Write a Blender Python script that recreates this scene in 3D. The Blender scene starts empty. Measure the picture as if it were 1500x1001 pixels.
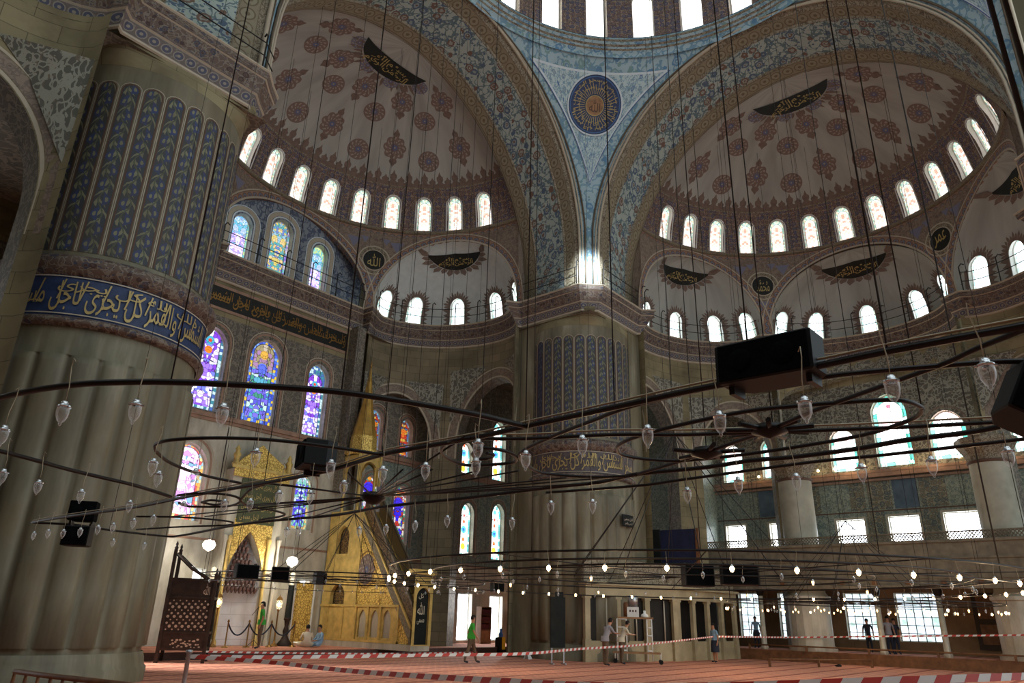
import bpy, math, random
from mathutils import Vector, Matrix
PI=math.pi
random.seed(7)
SC=bpy.context.scene
COL=SC.collection
def lin(c):
    return tuple(((x/255.)/12.92 if x/255.<=.04045 else ((x/255.+.055)/1.055)**2.4) for x in c)+(1,)
# ---------------------------------------------------------------- camera
CX,CY,CZ=-18.5265,-8.9962,1.6295
YAW,PIT,ROL,FPX=.6999,.3681,.0273,1053.53
_F=Vector((math.cos(PIT)*math.cos(YAW),math.cos(PIT)*math.sin(YAW),math.sin(PIT)))
_R=Vector((math.sin(YAW),-math.cos(YAW),0)); _U=_R.cross(_F)
_c,_s=math.cos(ROL),math.sin(ROL)
R2=_c*_R+_s*_U; U2=-_s*_R+_c*_U
cam=bpy.data.cameras.new('camera'); cam.sensor_width=36; cam.lens=FPX/1500*36; cam.clip_end=400
co=bpy.data.objects.new('camera',cam); COL.objects.link(co)
M=Matrix((R2,U2,-_F)).transposed().to_4x4(); M.translation=(CX,CY,CZ); co.matrix_world=M
SC.camera=co
def px(x,y,axis,val):
    """point of the place seen at pixel x,y, on the plane axis=val"""
    d=_F*FPX+R2*(x-750)+U2*(500.5-y); o=Vector((CX,CY,CZ))
    return o+d*((val-o[axis])/d[axis])
# ---------------------------------------------------------------- materials
class NM:
    def __init__(s,name,rough=.7,metal=0.,spec=.3):
        m=bpy.data.materials.new(name); m.use_nodes=True; s.m=m; s.t=m.node_tree; s.N=s.t.nodes
        s.b=s.N['Principled BSDF']; s.b.inputs['Roughness'].default_value=rough
        s.b.inputs['Metallic'].default_value=metal; s.b.inputs['Specular IOR Level'].default_value=spec
    def L(s,a,b): s.t.links.new(a,b)
    def put(s,sock,v):
        if v is None: return
        if isinstance(v,bpy.types.NodeSocket): s.L(v,sock)
        else:
            try: sock.default_value=v
            except Exception: sock.default_value=v[:3]
    def uv(s,sx=1,sy=1,ox=0,oy=0):
        n=s.N.new('ShaderNodeUVMap'); 
        mp=s.N.new('ShaderNodeMapping'); s.L(n.outputs[0],mp.inputs[0]); mp.inputs['Scale'].default_value=(sx,sy,1); mp.inputs['Location'].default_value=(ox,oy,0); return mp.outputs[0]
    def obj(s,sc=1):
        n=s.N.new('ShaderNodeTexCoord'); mp=s.N.new('ShaderNodeMapping'); s.L(n.outputs['Object'],mp.inputs[0]); mp.inputs['Scale'].default_value=(sc,)*3; return mp.outputs[0]
    def xyz(s,v):
        n=s.N.new('ShaderNodeSeparateXYZ'); s.L(v,n.inputs[0]); return n.outputs
    def comb(s,x,y,z=0):
        n=s.N.new('ShaderNodeCombineXYZ'); s.put(n.inputs[0],x); s.put(n.inputs[1],y); s.put(n.inputs[2],z); return n.outputs[0]
    def ma(s,op,a,b=None,c=None,clamp=False):
        n=s.N.new('ShaderNodeMath'); n.operation=op; n.use_clamp=clamp
        s.put(n.inputs[0],a); s.put(n.inputs[1],b); s.put(n.inputs[2],c); return n.outputs[0]
    def vm(s,op,a,b=None):
        n=s.N.new('ShaderNodeVectorMath'); n.operation=op; s.put(n.inputs[0],a); s.put(n.inputs[1],b); return n.outputs[0]
    def mix(s,f,a,b,mode='MIX'):
        n=s.N.new('ShaderNodeMix'); n.data_type='RGBA'; n.blend_type=mode
        s.put(n.inputs[0],f); s.put(n.inputs[6],a); s.put(n.inputs[7],b); return n.outputs[2]
    def noise(s,v,sc,det=3,rough=.55):
        n=s.N.new('ShaderNodeTexNoise'); s.L(v,n.inputs['Vector']); n.inputs['Scale'].default_value=sc; n.inputs['Detail'].default_value=det; n.inputs['Roughness'].default_value=rough; return n.outputs
    def vor(s,v,sc,feat='F1',rnd=1.):
        n=s.N.new('ShaderNodeTexVoronoi'); n.feature=feat; s.L(v,n.inputs['Vector']); n.inputs['Scale'].default_value=sc; n.inputs['Randomness'].default_value=rnd; return n.outputs
    def ramp(s,f,stops,interp='LINEAR'):
        n=s.N.new('ShaderNodeValToRGB'); n.color_ramp.interpolation=interp; e=n.color_ramp.elements
        while len(e)<len(stops): e.new(.5)
        for i,(p,c) in enumerate(stops): e[i].position=p; e[i].color=c
        s.put(n.inputs[0],f); return n.outputs[0]
    def lt(s,a,b): return s.ma('LESS_THAN',a,b)
    def gt(s,a,b): return s.ma('GREATER_THAN',a,b)
    def bump(s,h,d=.3,dist=.02):
        n=s.N.new('ShaderNodeBump'); n.inputs['Strength'].default_value=d; n.inputs['Distance'].default_value=dist; s.put(n.inputs['Height'],h); s.L(n.outputs[0],s.b.inputs['Normal'])
    def base(s,c): s.put(s.b.inputs['Base Color'],c); return s
    def emit(s,c,st): s.put(s.b.inputs['Emission Color'],c); s.put(s.b.inputs['Emission Strength'],st); return s
def plain(name,c,rough=.6,metal=0.,var=.12,sc=3.,spec=.3):
    k=NM(name,rough,metal,spec); n=k.noise(k.obj(),sc,4)[0]
    a=lin(c); lo=tuple(x*(1-var*1.6) for x in a[:3])+(1,); hi=tuple(min(1,x*(1+var)) for x in a[:3])+(1,)
    k.base(k.ramp(n,[(.3,lo),(.7,hi)])); return k.m
def distort(k,v,sc,amt):
    n=k.noise(v,sc,1)[1]; return k.vm('ADD',v,k.vm('MULTIPLY',k.vm('SUBTRACT',n,(.5,.5,.5)),(amt,amt,0)))
def floral(name,bg,f1,f2,stem,sc=2.4,rough=.6,fl=.30,st=.055,dirt=.25,rnd=.75):
    """painted or glazed flowers and scrolling stems on a ground"""
    k=NM(name,rough); u=k.uv(); v=distort(k,u,1.6*sc**.5,.25/sc**.5); a=lin(bg)
    for q,(o,thr) in enumerate(((0,st*.42),(9.3,st*.36))):
        vv=k.vm('ADD',u,(o,o*.7,q*3.1)); n=k.noise(vv,sc*.95,1.2,.5)[0]; dd=k.ma('ABSOLUTE',k.ma('SUBTRACT',n,.5))
        lf=k.vor(distort(k,u,sc*1.5,.5/sc),sc*3.3,'F1',1.)
        near=k.lt(dd,.075)
        a=k.mix(k.ma('MULTIPLY',near,k.lt(lf[0],.36)),a,k.mix(k.gt(k.xyz(lf[1])[0],.5),lin(stem),lin(f2)))
        a=k.mix(k.lt(dd,thr),a,lin(stem))
    w=k.vor(v,sc,'F1',rnd); r=w[0]
    rn=k.noise(u,sc*5,0)[0]; r=k.ma('ADD',r,k.ma('MULTIPLY',k.ma('SUBTRACT',rn,.5),.16))
    flc=k.mix(k.gt(k.xyz(w[1])[0],.5),lin(f1),lin(f2))
    a=k.mix(k.lt(r,fl),a,flc); a=k.mix(k.lt(r,fl*.66),a,k.mix(.6,flc,lin(bg))); a=k.mix(k.lt(r,fl*.42),a,lin(f1)); a=k.mix(k.lt(r,fl*.2),a,lin(bg))
    n=k.noise(u,.7,4)[0]; a=k.mix(k.ma('MULTIPLY',k.ma('SUBTRACT',n,.35,clamp=True),dirt*4,clamp=True),a,k.mix(.6,a,lin((70,60,48))))
    k.base(a); return k.m
def leafpanel(name,bg,leaf,stem,fl):
    """wavy stem with paired leaves climbing a tall panel; uv x 0..1 across, y metres"""
    k=NM(name,.6); x,y,_=k.xyz(k.uv()); n=k.xyz(k.noise(k.uv(4,4),2.,2)[1]); x=k.ma('ADD',x,k.ma('MULTIPLY',k.ma('SUBTRACT',n[0],.5),.12)); y=k.ma('ADD',y,k.ma('MULTIPLY',k.ma('SUBTRACT',n[1],.5),.06))
    ph=k.ma('MULTIPLY',y,7.4); s=k.ma('SINE',ph); d=k.ma('SUBTRACT',k.ma('SUBTRACT',x,.5),k.ma('MULTIPLY',s,.2)); ad=k.ma('ABSOLUTE',d)
    l1=k.ma('SINE',k.ma('ADD',k.ma('MULTIPLY',ph,3.),k.ma('MULTIPLY',ad,14.))); l=k.ma('MULTIPLY',k.gt(l1,.25),k.lt(ad,.27)); a=k.mix(l,lin(bg),lin(leaf))
    a=k.mix(k.lt(ad,.045),a,lin(stem))
    fx=k.ma('SUBTRACT',k.ma('SUBTRACT',x,.5),k.ma('MULTIPLY',s,-.24)); fy=k.ma('MULTIPLY',k.ma('COSINE',ph),.12)
    r=k.ma('SQRT',k.ma('ADD',k.ma('POWER',fx,2),k.ma('POWER',k.ma('MULTIPLY',fy,1.6),2))); a=k.mix(k.lt(r,.19),a,lin(fl)); a=k.mix(k.lt(r,.09),a,lin(leaf))
    q=k.noise(k.uv(.3,1),1.1,4)[0]; a=k.mix(k.ramp(q,[(.4,(0,0,0,1)),(.7,(.6,.6,.6,1))]),a,lin((70,62,48))); k.base(a); return k.m
def chain(name,bg,line,fill,per=.62,width=.62,rough=.6):
    """row of oval cartouches; uv v centred on 0 .. width"""
    k=NM(name,rough); x,y,_=k.xyz(k.uv()); fx=k.ma('SUBTRACT',k.ma('FRACT',k.ma('MULTIPLY',x,1/per)),.5)
    fy=k.ma('SUBTRACT',k.ma('FRACT',k.ma('MULTIPLY',y,1/width)),.5)
    d=k.ma('SQRT',k.ma('ADD',k.ma('POWER',k.ma('MULTIPLY',fx,1.15),2),k.ma('POWER',k.ma('MULTIPLY',fy,1.35),2)))
    a=k.mix(k.lt(d,.5),lin(bg),lin(line)); a=k.mix(k.lt(d,.40),a,lin(fill)); a=k.mix(k.lt(d,.16),a,lin(line))
    a=k.mix(k.gt(k.ma('ABSOLUTE',fy),.46),a,lin(line))
    v=k.vor(k.uv(),7.,'F1')[0]; a=k.mix(k.lt(v,.22),a,k.mix(.5,lin(line),lin(bg)))
    k.base(a); return k.m
def blocks(name,c,mort,bw=1.1,bh=.42,var=.3,rough=.8,dark=(80,70,52)):
    k=NM(name,rough); n=k.N.new('ShaderNodeTexBrick'); k.L(k.uv(),n.inputs['Vector']); n.inputs['Scale'].default_value=1
    n.inputs['Brick Width'].default_value=bw; n.inputs['Row Height'].default_value=bh; n.inputs['Mortar Size'].default_value=.012; n.inputs['Mortar Smooth'].default_value=.4
    a=lin(c); n.inputs['Color1'].default_value=a; n.inputs['Color2'].default_value=tuple(x*(1-var) for x in a[:3])+(1,); n.inputs['Mortar'].default_value=lin(mort)
    q=k.noise(k.uv(),.5,5,.6)[0]; k.base(k.mix(k.ramp(q,[(.42,(0,0,0,1)),(.7,(.75,.75,.75,1))]),n.outputs[0],lin(dark)))
    k.bump(n.outputs[1],-.35,.02); return k.m
def glass(name,asp,border,cells,lines,core,pal,sc=8.,st=2.2,hexa=False,dots=None,bw=.13,corest=1.,topc=None):
    """daylight glowing through leaded coloured glass; uv x -.5...5, y 0..asp"""
    k=NM(name,.4,0,.2); u=k.uv(); x,y,_=k.xyz(u); ax=k.ma('ABSOLUTE',x)
    top=asp-.5
    dy=k.ma('MAXIMUM',k.ma('SUBTRACT',y,top),0.); rr=k.ma('SQRT',k.ma('ADD',k.ma('MULTIPLY',x,x),k.ma('MULTIPLY',dy,dy)))
    inb=k.ma('MAXIMUM',k.gt(rr,.5-bw),k.lt(y,bw))
    sb=k.vor(u,sc*1.25,'F1',.35); cb=k.ramp(k.xyz(sb[1])[0],[(i/len(border),lin(c)) for i,c in enumerate(border)],'CONSTANT')
    sv=k.comb(ax,y); vv=k.vor(sv,sc,'F1',.15 if hexa else .8); cc=k.ramp(k.xyz(vv[1])[1],[(i/len(pal),lin(c)) for i,c in enumerate(pal)],'CONSTANT')
    e1=k.vor(sv,sc,'DISTANCE_TO_EDGE',.15 if hexa else .8)[0]; e2=k.vor(u,sc*1.25,'DISTANCE_TO_EDGE',.35)[0]
    a=k.mix(inb,cc,cb)
    if topc: a=k.mix(k.ma('MULTIPLY',k.ma('SUBTRACT',1.,inb),k.gt(y,asp*.62)),a,k.mix(.6,a,lin(topc)))
    if dots:
        for (dy0,r,c) in dots:
            dd=k.ma('SQRT',k.ma('ADD',k.ma('MULTIPLY',x,x),k.ma('POWER',k.ma('SUBTRACT',y,dy0*asp),2))); a=k.mix(k.lt(dd,r),a,lin(c))
    edge=k.ma('MAXIMUM',k.ma('MULTIPLY',k.lt(e1,.035),k.ma('SUBTRACT',1.,inb)),k.ma('MULTIPLY',k.lt(e2,.04),inb))
    edge=k.ma('MAXIMUM',edge,k.lt(k.ma('ABSOLUTE',k.ma('SUBTRACT',rr,.5-bw)),.012))
    a=k.mix(k.ma('MULTIPLY',edge,lines),a,lin((24,22,26)))
    k.base((.02,.02,.02,1)); k.emit(a,k.ma('MULTIPLY',st,k.ma('ADD',1.,k.ma('MULTIPLY',k.ma('SUBTRACT',1.,inb),corest-1)))); return k.m
MT={}
def mats():
    m=MT
    m['stone']=blocks('honey stone',(148,136,104),(96,88,68),1.3,.55,.22)
    m['stone_curve']=blocks('brown stone blocks',(138,126,100),(92,84,68),.75,.46,.3,dark=(86,78,60))
    m['pier']=None
    k=NM('grey brown pier marble',.5); u=k.uv(1,.16); n=k.noise(u,1.4,5,.62)[0]
    a=k.ramp(n,[(.3,lin((84,80,66))),(.55,lin((122,116,96))),(.75,lin((154,150,130)))]); n2=k.noise(k.uv(.4,.4,7),1.2,4)[0]
    k.base(k.mix(k.ramp(n2,[(.45,(0,0,0,1)),(.7,(.6,.6,.6,1))]),a,lin((112,96,68)))); m['pier']=k.m
    k=NM('pale grey marble',.4); n=k.noise(k.uv(1,.35),1.6,5,.6)[0]; k.base(k.ramp(n,[(.3,lin((150,142,124))),(.7,lin((205,198,180)))])); m['marble']=k.m
    m['column']=plain('column stone',(168,164,146),.5,var=.15,sc=1.2)
    m['plaster']=None
    k=NM('warm grey plaster',.85); n=k.noise(k.uv(1,.3),.6,4)[0]; k.base(k.ramp(n,[(.3,lin((146,145,138))),(.7,lin((178,178,170)))])); m['plaster']=k.m
    m['white_plaster']=plain('cool white plaster',(188,190,186),.85,var=.06)
    m['pend']=floral('blue pendentive painting',(160,184,192),(92,134,166),(120,152,150),(112,148,168),1.5,dirt=.15,fl=.34)
    m['pend_in']=floral('pale blue flower painting',(188,206,206),(96,126,164),(122,146,160),(132,164,182),3.1,dirt=.1,fl=.36)
    m['band']=floral('broad arch painting',(164,174,166),(112,88,76),(80,98,118),(96,116,120),1.9,dirt=.2,fl=.42,st=.05,rnd=.6)
    m['bandb']=chain('oval chain border',(136,126,104),(108,94,74),(142,134,112),.6,.72)
    m['bandc']=chain('red blue oval border',(150,120,100),(108,74,62),(110,116,130),.42,.5)
    m['drum']=floral('red blue drum painting',(150,130,112),(70,74,104),(108,82,74),(92,80,82),3.6,fl=.40,dirt=.1,rnd=.1)
    m['spand']=floral('grey blue spandrel painting',(122,112,104),(74,78,100),(112,78,68),(92,90,98),3.0,dirt=.2)
    m['spandred']=floral('red brown painted border',(140,124,108),(108,88,80),(122,108,98),(118,102,92),3.2,dirt=.2)
    m['blue_tri']=floral('blue painted corner',(86,98,136),(140,130,120),(92,66,70),(120,120,140),3.4,dirt=.2)
    m['tymp']=floral('blue grey tympanum painting',(134,142,150),(72,84,110),(96,104,116),(84,94,116),1.7,dirt=.2,fl=.3)
    m['rum']=floral('white scroll painting',(96,94,84),(148,146,132),(118,104,88),(152,150,136),3.4,dirt=.3,fl=.22,st=.08)
    m['rumd']=floral('dark scroll painting',(100,94,84),(134,126,112),(88,84,80),(132,124,110),3.2,dirt=.3,fl=.24,st=.07)
    m['tile']=floral('green blue glazed tiles',(146,152,138),(92,110,112),(112,124,112),(104,118,112),4.6,.35,fl=.34,dirt=.25)
    m['tile2']=floral('pale patterned tiles',(140,136,116),(72,84,88),(110,98,78),(92,98,92),3.4,.35,fl=.42,dirt=.2,rnd=0.)
    m['tile3']=plain('deep blue glazed tiles',(84,100,114),.35,var=.2,sc=2)
    m['panel']=leafpanel('blue olive leaf panel',(62,66,72),(126,124,98),(86,92,74),(58,68,104))
    m['paneld']=leafpanel('dark blue leaf panel',(42,48,76),(84,88,96),(60,64,80),(36,44,84))
    m['line']=plain('pale painted line',(178,166,146),.7,var=.05)
    m['lineb']=plain('brown painted line',(92,68,56),.7,var=.05)
    m['linew']=plain('white blue painted line',(206,216,220),.7,var=.04)
    m['bluel']=plain('blue painted line',(74,104,150),.7,var=.05)
    m['mould']=floral('carved grey moulding',(146,136,116),(96,82,66),(124,110,90),(96,84,68),5.5,dirt=.2)
    m['moulddark']=floral('dark red cornice painting',(98,80,70),(66,48,44),(62,64,80),(124,114,102),4.2,dirt=.15,fl=.36)
    m['mouldblue']=chain('blue cornice lobes',(104,94,90),(140,132,120),(76,78,96),.36,.34)
    m['woodl2']=blocks('brown dado panelling',(142,116,88),(96,76,58),2.2,2.4,.3)
    m['stonedk']=plain('dark gallery stone',(122,112,94),.7,var=.2)
    m['darkcarve']=floral('carved brown openwork',(74,56,38),(120,96,58),(52,38,28),(140,112,66),5.,.5,fl=.2)
    m['goldcone']=plain('gilt cone lead',(176,138,62),.5,.3,.2)
    m['marblew']=blocks('white niche marble',(214,212,212),(170,168,168),1.6,.5,.06,.4,(170,160,150))
    m['greenp']=plain('dark olive panel ground',(72,76,50),.5)
    m['lodgem']=plain('yellowish lodge marble',(168,154,122),.45,var=.15,sc=1.5)
    m['lodge_shade']=plain('dark lodge opening shade',(30,26,22),.6,var=.3)  # near-black colour standing for shade within the lodge
    k=NM('globe lamp glass'); k.base((1,1,1,1)); k.emit(lin((255,246,230)),8.); m['globe']=k.m
    m['pink']=plain('pinkish cornice stone',(156,124,104),.55,var=.15)
    m['bandblue']=plain('deep blue inscription ground',(48,62,96),.5,var=.2,sc=4)
    m['bandgrey']=plain('grey brown inscription ground',(86,78,80),.5,var=.2,sc=4)
    m['gold']=plain('gold lettering',(172,150,96),.4,.2,.1)
    m['blackg']=plain('black green plaque ground',(26,27,22),.5,var=.25,sc=6)
    m['crest']=plain('red brown painted palmettes',(120,102,92),.8,var=.12,sc=5)
    m['crestd']=plain('dark brown painted palmettes',(92,68,62),.8,var=.12,sc=5)
    for nm,c1,c2 in (('ros_red',(124,104,96),(154,146,132)),('ros_blue',(112,112,130),(158,150,136))):
        k=NM('painted rosette '+nm[4:],.85); x,y,_=k.xyz(k.uv()); r=k.ma('SQRT',k.ma('ADD',k.ma('MULTIPLY',x,x),k.ma('MULTIPLY',y,y))); th=k.ma('ARCTAN2',y,x)
        pet=k.ma('SINE',k.ma('ADD',k.ma('MULTIPLY',th,12),k.ma('MULTIPLY',r,9))); a=k.mix(k.gt(pet,.35),lin(c1),lin(c2))
        a=k.mix(k.gt(r,.86),a,lin(c1)); a=k.mix(k.lt(k.ma('ABSOLUTE',k.ma('SUBTRACT',r,.6)),.05),a,lin(c1)); a=k.mix(k.lt(r,.38),a,lin((116,102,104))); a=k.mix(k.lt(r,.22),a,lin((96,104,136))); a=k.mix(k.lt(r,.08),a,lin(c2)); k.base(a); m[nm]=k.m
    k=NM('red prayer carpet',.95); x,y,_=k.xyz(k.uv()); n=k.noise(k.uv(),9,2)[0]
    row=k.ma('FRACT',k.ma('MULTIPLY',y,1/1.25)); a=k.mix(n,lin((206,128,102)),lin((232,168,138))); w=k.vor(k.uv(),3.2,'F1',.15)[0]
    a=k.mix(k.ma('MULTIPLY',k.lt(w,.33),.35),a,lin((118,60,48))); a=k.mix(k.ma('MULTIPLY',k.lt(row,.16),.75),a,lin((132,48,40))); col=k.ma('FRACT',k.ma('MULTIPLY',x,1/.62)); a=k.mix(k.ma('MULTIPLY',k.lt(col,.08),.4),a,lin((120,52,42)))
    k.base(a); m['carpet']=k.m
    m['black']=plain('black speaker plastic',(9,10,11),.6,var=.15,sc=8)
    m['grille']=plain('black speaker grille',(10,12,13),.9,var=.3,sc=60,spec=.05)
    m['iron']=plain('dark wrought iron',(38,34,32),.45,.5,.2)
    m['ironl']=plain('greyed chandelier tube',(120,118,110),.4,.5,.2)
    m['wire']=plain('dark suspension cable',(44,42,40),.6,.2,.1)
    m['wirel']=plain('pale lamp flex',(170,158,132),.5,.1,.1)
    m['cap']=plain('silvery lamp cap',(200,200,200),.25,.8,.1)
    k=NM('clear lamp glass',.08,0,1.); k.base((.92,.96,.96,1)); tr=k.N.new('ShaderNodeBsdfTransparent'); mx=k.N.new('ShaderNodeMixShader'); fr=k.N.new('ShaderNodeLayerWeight'); fr.inputs[0].default_value=.35
    k.L(k.ma('ADD',k.ma('MULTIPLY',fr.outputs[1],.75),.10),mx.inputs[0]); k.L(tr.outputs[0],mx.inputs[1]); k.L(k.b.outputs[0],mx.inputs[2]); k.L(mx.outputs[0],k.N['Material Output'].inputs[0]); m['lampglass']=k.m
    k=NM('lit bulb'); k.base((1,.8,.5,1)); k.emit(lin((255,214,150)),28.); k.m.cycles.emission_sampling='NONE'; m['bulb']=k.m
    k=NM('small lit bulb'); k.base((1,.8,.5,1)); k.emit(lin((255,190,120)),7.); k.m.cycles.emission_sampling='NONE'; m['bulbw']=k.m
    k=NM('worked gold',.45,.35); w=k.vor(k.uv(),9,'DISTANCE_TO_EDGE')[0]; k.base(k.mix(k.lt(w,.1),lin((232,200,110)),lin((168,132,62)))); k.bump(w,.5,.02); m['goldw']=k.m
    m['goldp']=plain('plain gilt wood',(208,178,104),.5,.25,.18)
    m['wood']=plain('dark carved wood',(52,38,30),.55,var=.3,sc=5)
    m['woodm']=plain('brown wood',(116,78,50),.55,var=.25,sc=4)
    m['woodl']=plain('light wood',(150,112,78),.55,var=.2,sc=4)
    m['inlay']=plain('mother of pearl inlay',(186,168,148),.3,var=.1)
    m['white']=plain('white paint',(220,220,216),.5,var=.05)
    m['redp']=plain('red tape stripe',(186,66,58),.5,var=.05)
    m['navy']=plain('navy cloth screen',(32,38,66),.8,var=.2)
    m['darkcloth']=plain('dark green black curtain',(24,28,26),.8,var=.3)
    m['steel']=plain('brushed steel',(170,172,176),.3,.8,.1)
    m['brass']=plain('old brass',(150,112,60),.35,.8,.15)
    m['yellow']=plain('yellow plastic',(226,176,30),.5,var=.05)
    m['bluep']=plain('blue plastic',(60,110,190),.5,var=.05)
    m['books']=plain('maroon book spines',(94,44,50),.7,var=.4,sc=22)
    m['iznik_red']=plain('red',(150,60,50))
    m['skin']=plain('skin',(176,126,98),.6,var=.06); m['hair']=plain('dark hair',(30,24,22),.7)
    m['green']=plain('bright green cotton',(64,176,62),.8,var=.06); m['khaki']=plain('brown cotton trousers',(104,84,66),.8,var=.1)
    m['greyc']=plain('grey cotton',(150,146,150),.8,var=.08); m['bluec']=plain('light blue cotton',(132,164,190),.8,var=.1); m['darkc']=plain('dark blue denim',(40,44,58),.8,var=.1)
    m['cream']=plain('cream cotton',(206,196,172),.8,var=.05)
    W=(255,255,255)
    m['g_hex']=glass('hexagon leaded glass',2.15,[(205,225,215),(150,190,170),(230,220,190)],0,.75,0,[W,(255,240,225),(222,170,150),W,(245,215,195)],7.5,1.15,True,corest=1.05)
    m['g_plain']=glass('white leaded glass',2.0,[(190,225,220),(150,200,190),(225,235,215)],0,.8,0,[W,(240,250,255),W,(200,225,230)],6.5,1.9,True,corest=1.5)
    m['g_dome']=glass('dome leaded glass',2.8,[(235,225,225),(255,255,255)],0,.45,0,[W,(255,250,245),W],6.,2.6,True,corest=1.2,bw=.1)
    m['g_tymp']=glass('blue violet leaded glass',3.0,[(110,190,200),(150,210,190),(200,220,150)],0,.85,0,[(214,190,255),(170,150,240),(240,200,250),(120,170,220),W],9.5,1.1,corest=1.25,topc=(70,170,180))
    m['g_tymp2']=glass('yellow green leaded glass',3.2,[(120,200,210),(150,120,230),(230,220,250)],0,.85,0,[(214,196,110),(90,170,170),(230,200,140),(150,190,210),(110,130,200)],9.5,1.,corest=1.)
    m['g_q1']=glass('violet flower leaded glass',2.8,[(70,100,170),(190,220,230),(60,130,150)],0,.9,0,[(150,110,240),(220,200,255),(120,60,200),(250,250,255),(110,120,230)],8.,1.05,corest=1.2,dots=[(.80,.14,(60,160,190)),(.80,.06,(220,70,40)),(.69,.12,(232,120,30))],bw=.15)
    m['g_q2']=glass('blue flower leaded glass',2.5,[(60,80,190),(70,100,220),(220,190,70),(120,160,230)],0,.85,0,[(90,170,200),(120,110,240),(70,150,130),(190,220,220),(90,90,210)],9.,1.0,corest=1.05,dots=[(.80,.13,(220,170,70)),(.64,.15,(90,110,230))],bw=.18,topc=(190,140,90))
    m['g_m1']=glass('pink diagonal leaded glass',1.95,[(240,170,90),(220,90,90),(160,200,220),(250,220,150)],0,.8,0,[(255,225,250),(235,170,240),(250,250,255),(110,150,180),(190,130,220)],9.,1.2,corest=1.5,bw=.15)
    m['g_m2']=glass('blue green leaded glass',2.5,[(230,200,140),(200,160,90),(130,190,150)],0,.8,0,[(90,80,230),(130,200,190),(200,220,240),(70,60,200)],9.,1.0,bw=.16)
    m['g_o1']=glass('orange red leaded glass',2.3,[(120,170,190),(150,70,50),(90,120,180)],0,.9,0,[(230,120,40),(200,60,40),(230,180,70),(80,110,170),(90,60,60)],7.,.75,bw=.16)
    m['g_o2']=glass('deep blue orange leaded glass',2.7,[(220,130,50),(230,220,200),(70,150,120),(150,60,60)],0,.9,0,[(60,40,240),(230,220,230),(190,60,50),(70,50,230),(90,150,120)],8.,.8,bw=.16,dots=[(.68,.3,(70,50,240)),(.86,.12,(230,150,50)),(.36,.11,(200,60,50))])
    m['g_c']=glass('teal bordered leaded glass',2.9,[(90,190,190),(220,235,225),(70,150,150)],0,.85,0,[W,(250,245,235),(220,245,245),W],6.,2.2,corest=1.,bw=.15,dots=[(.17,.17,(245,190,60)),(.30,.11,(225,110,60)),(.48,.2,(80,170,205)),(.48,.08,(50,90,180)),(.63,.1,(210,90,60)),(.74,.08,(220,80,70)),(.88,.12,(90,190,190))])
    m['g_e']=glass('white green leaded glass',2.2,[(110,190,180),(200,240,235),(70,160,140)],0,.8,0,[W,W,(245,250,255),W,(235,200,205)],4.,2.8,corest=1.4,bw=.14,dots=[(.86,.06,(210,80,100))])
    k=NM('bright daylight window pane'); k.base((.02,.02,.02,1)); n=k.noise(k.uv(),2.,2)[0]; k.emit(k.ramp(n,[(.3,lin((225,240,255))),(.7,(1,1,1,1))]),7.); m['g_day']=k.m
    k=NM('shaded garden behind glass'); k.base((.02,.02,.02,1)); n=k.noise(k.uv(),3.,4)[0]; k.emit(k.ramp(n,[(.35,lin((150,180,170))),(.55,lin((225,240,255))),(.7,(1,1,1,1))]),1.6); m['g_gard']=k.m
mats()
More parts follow.
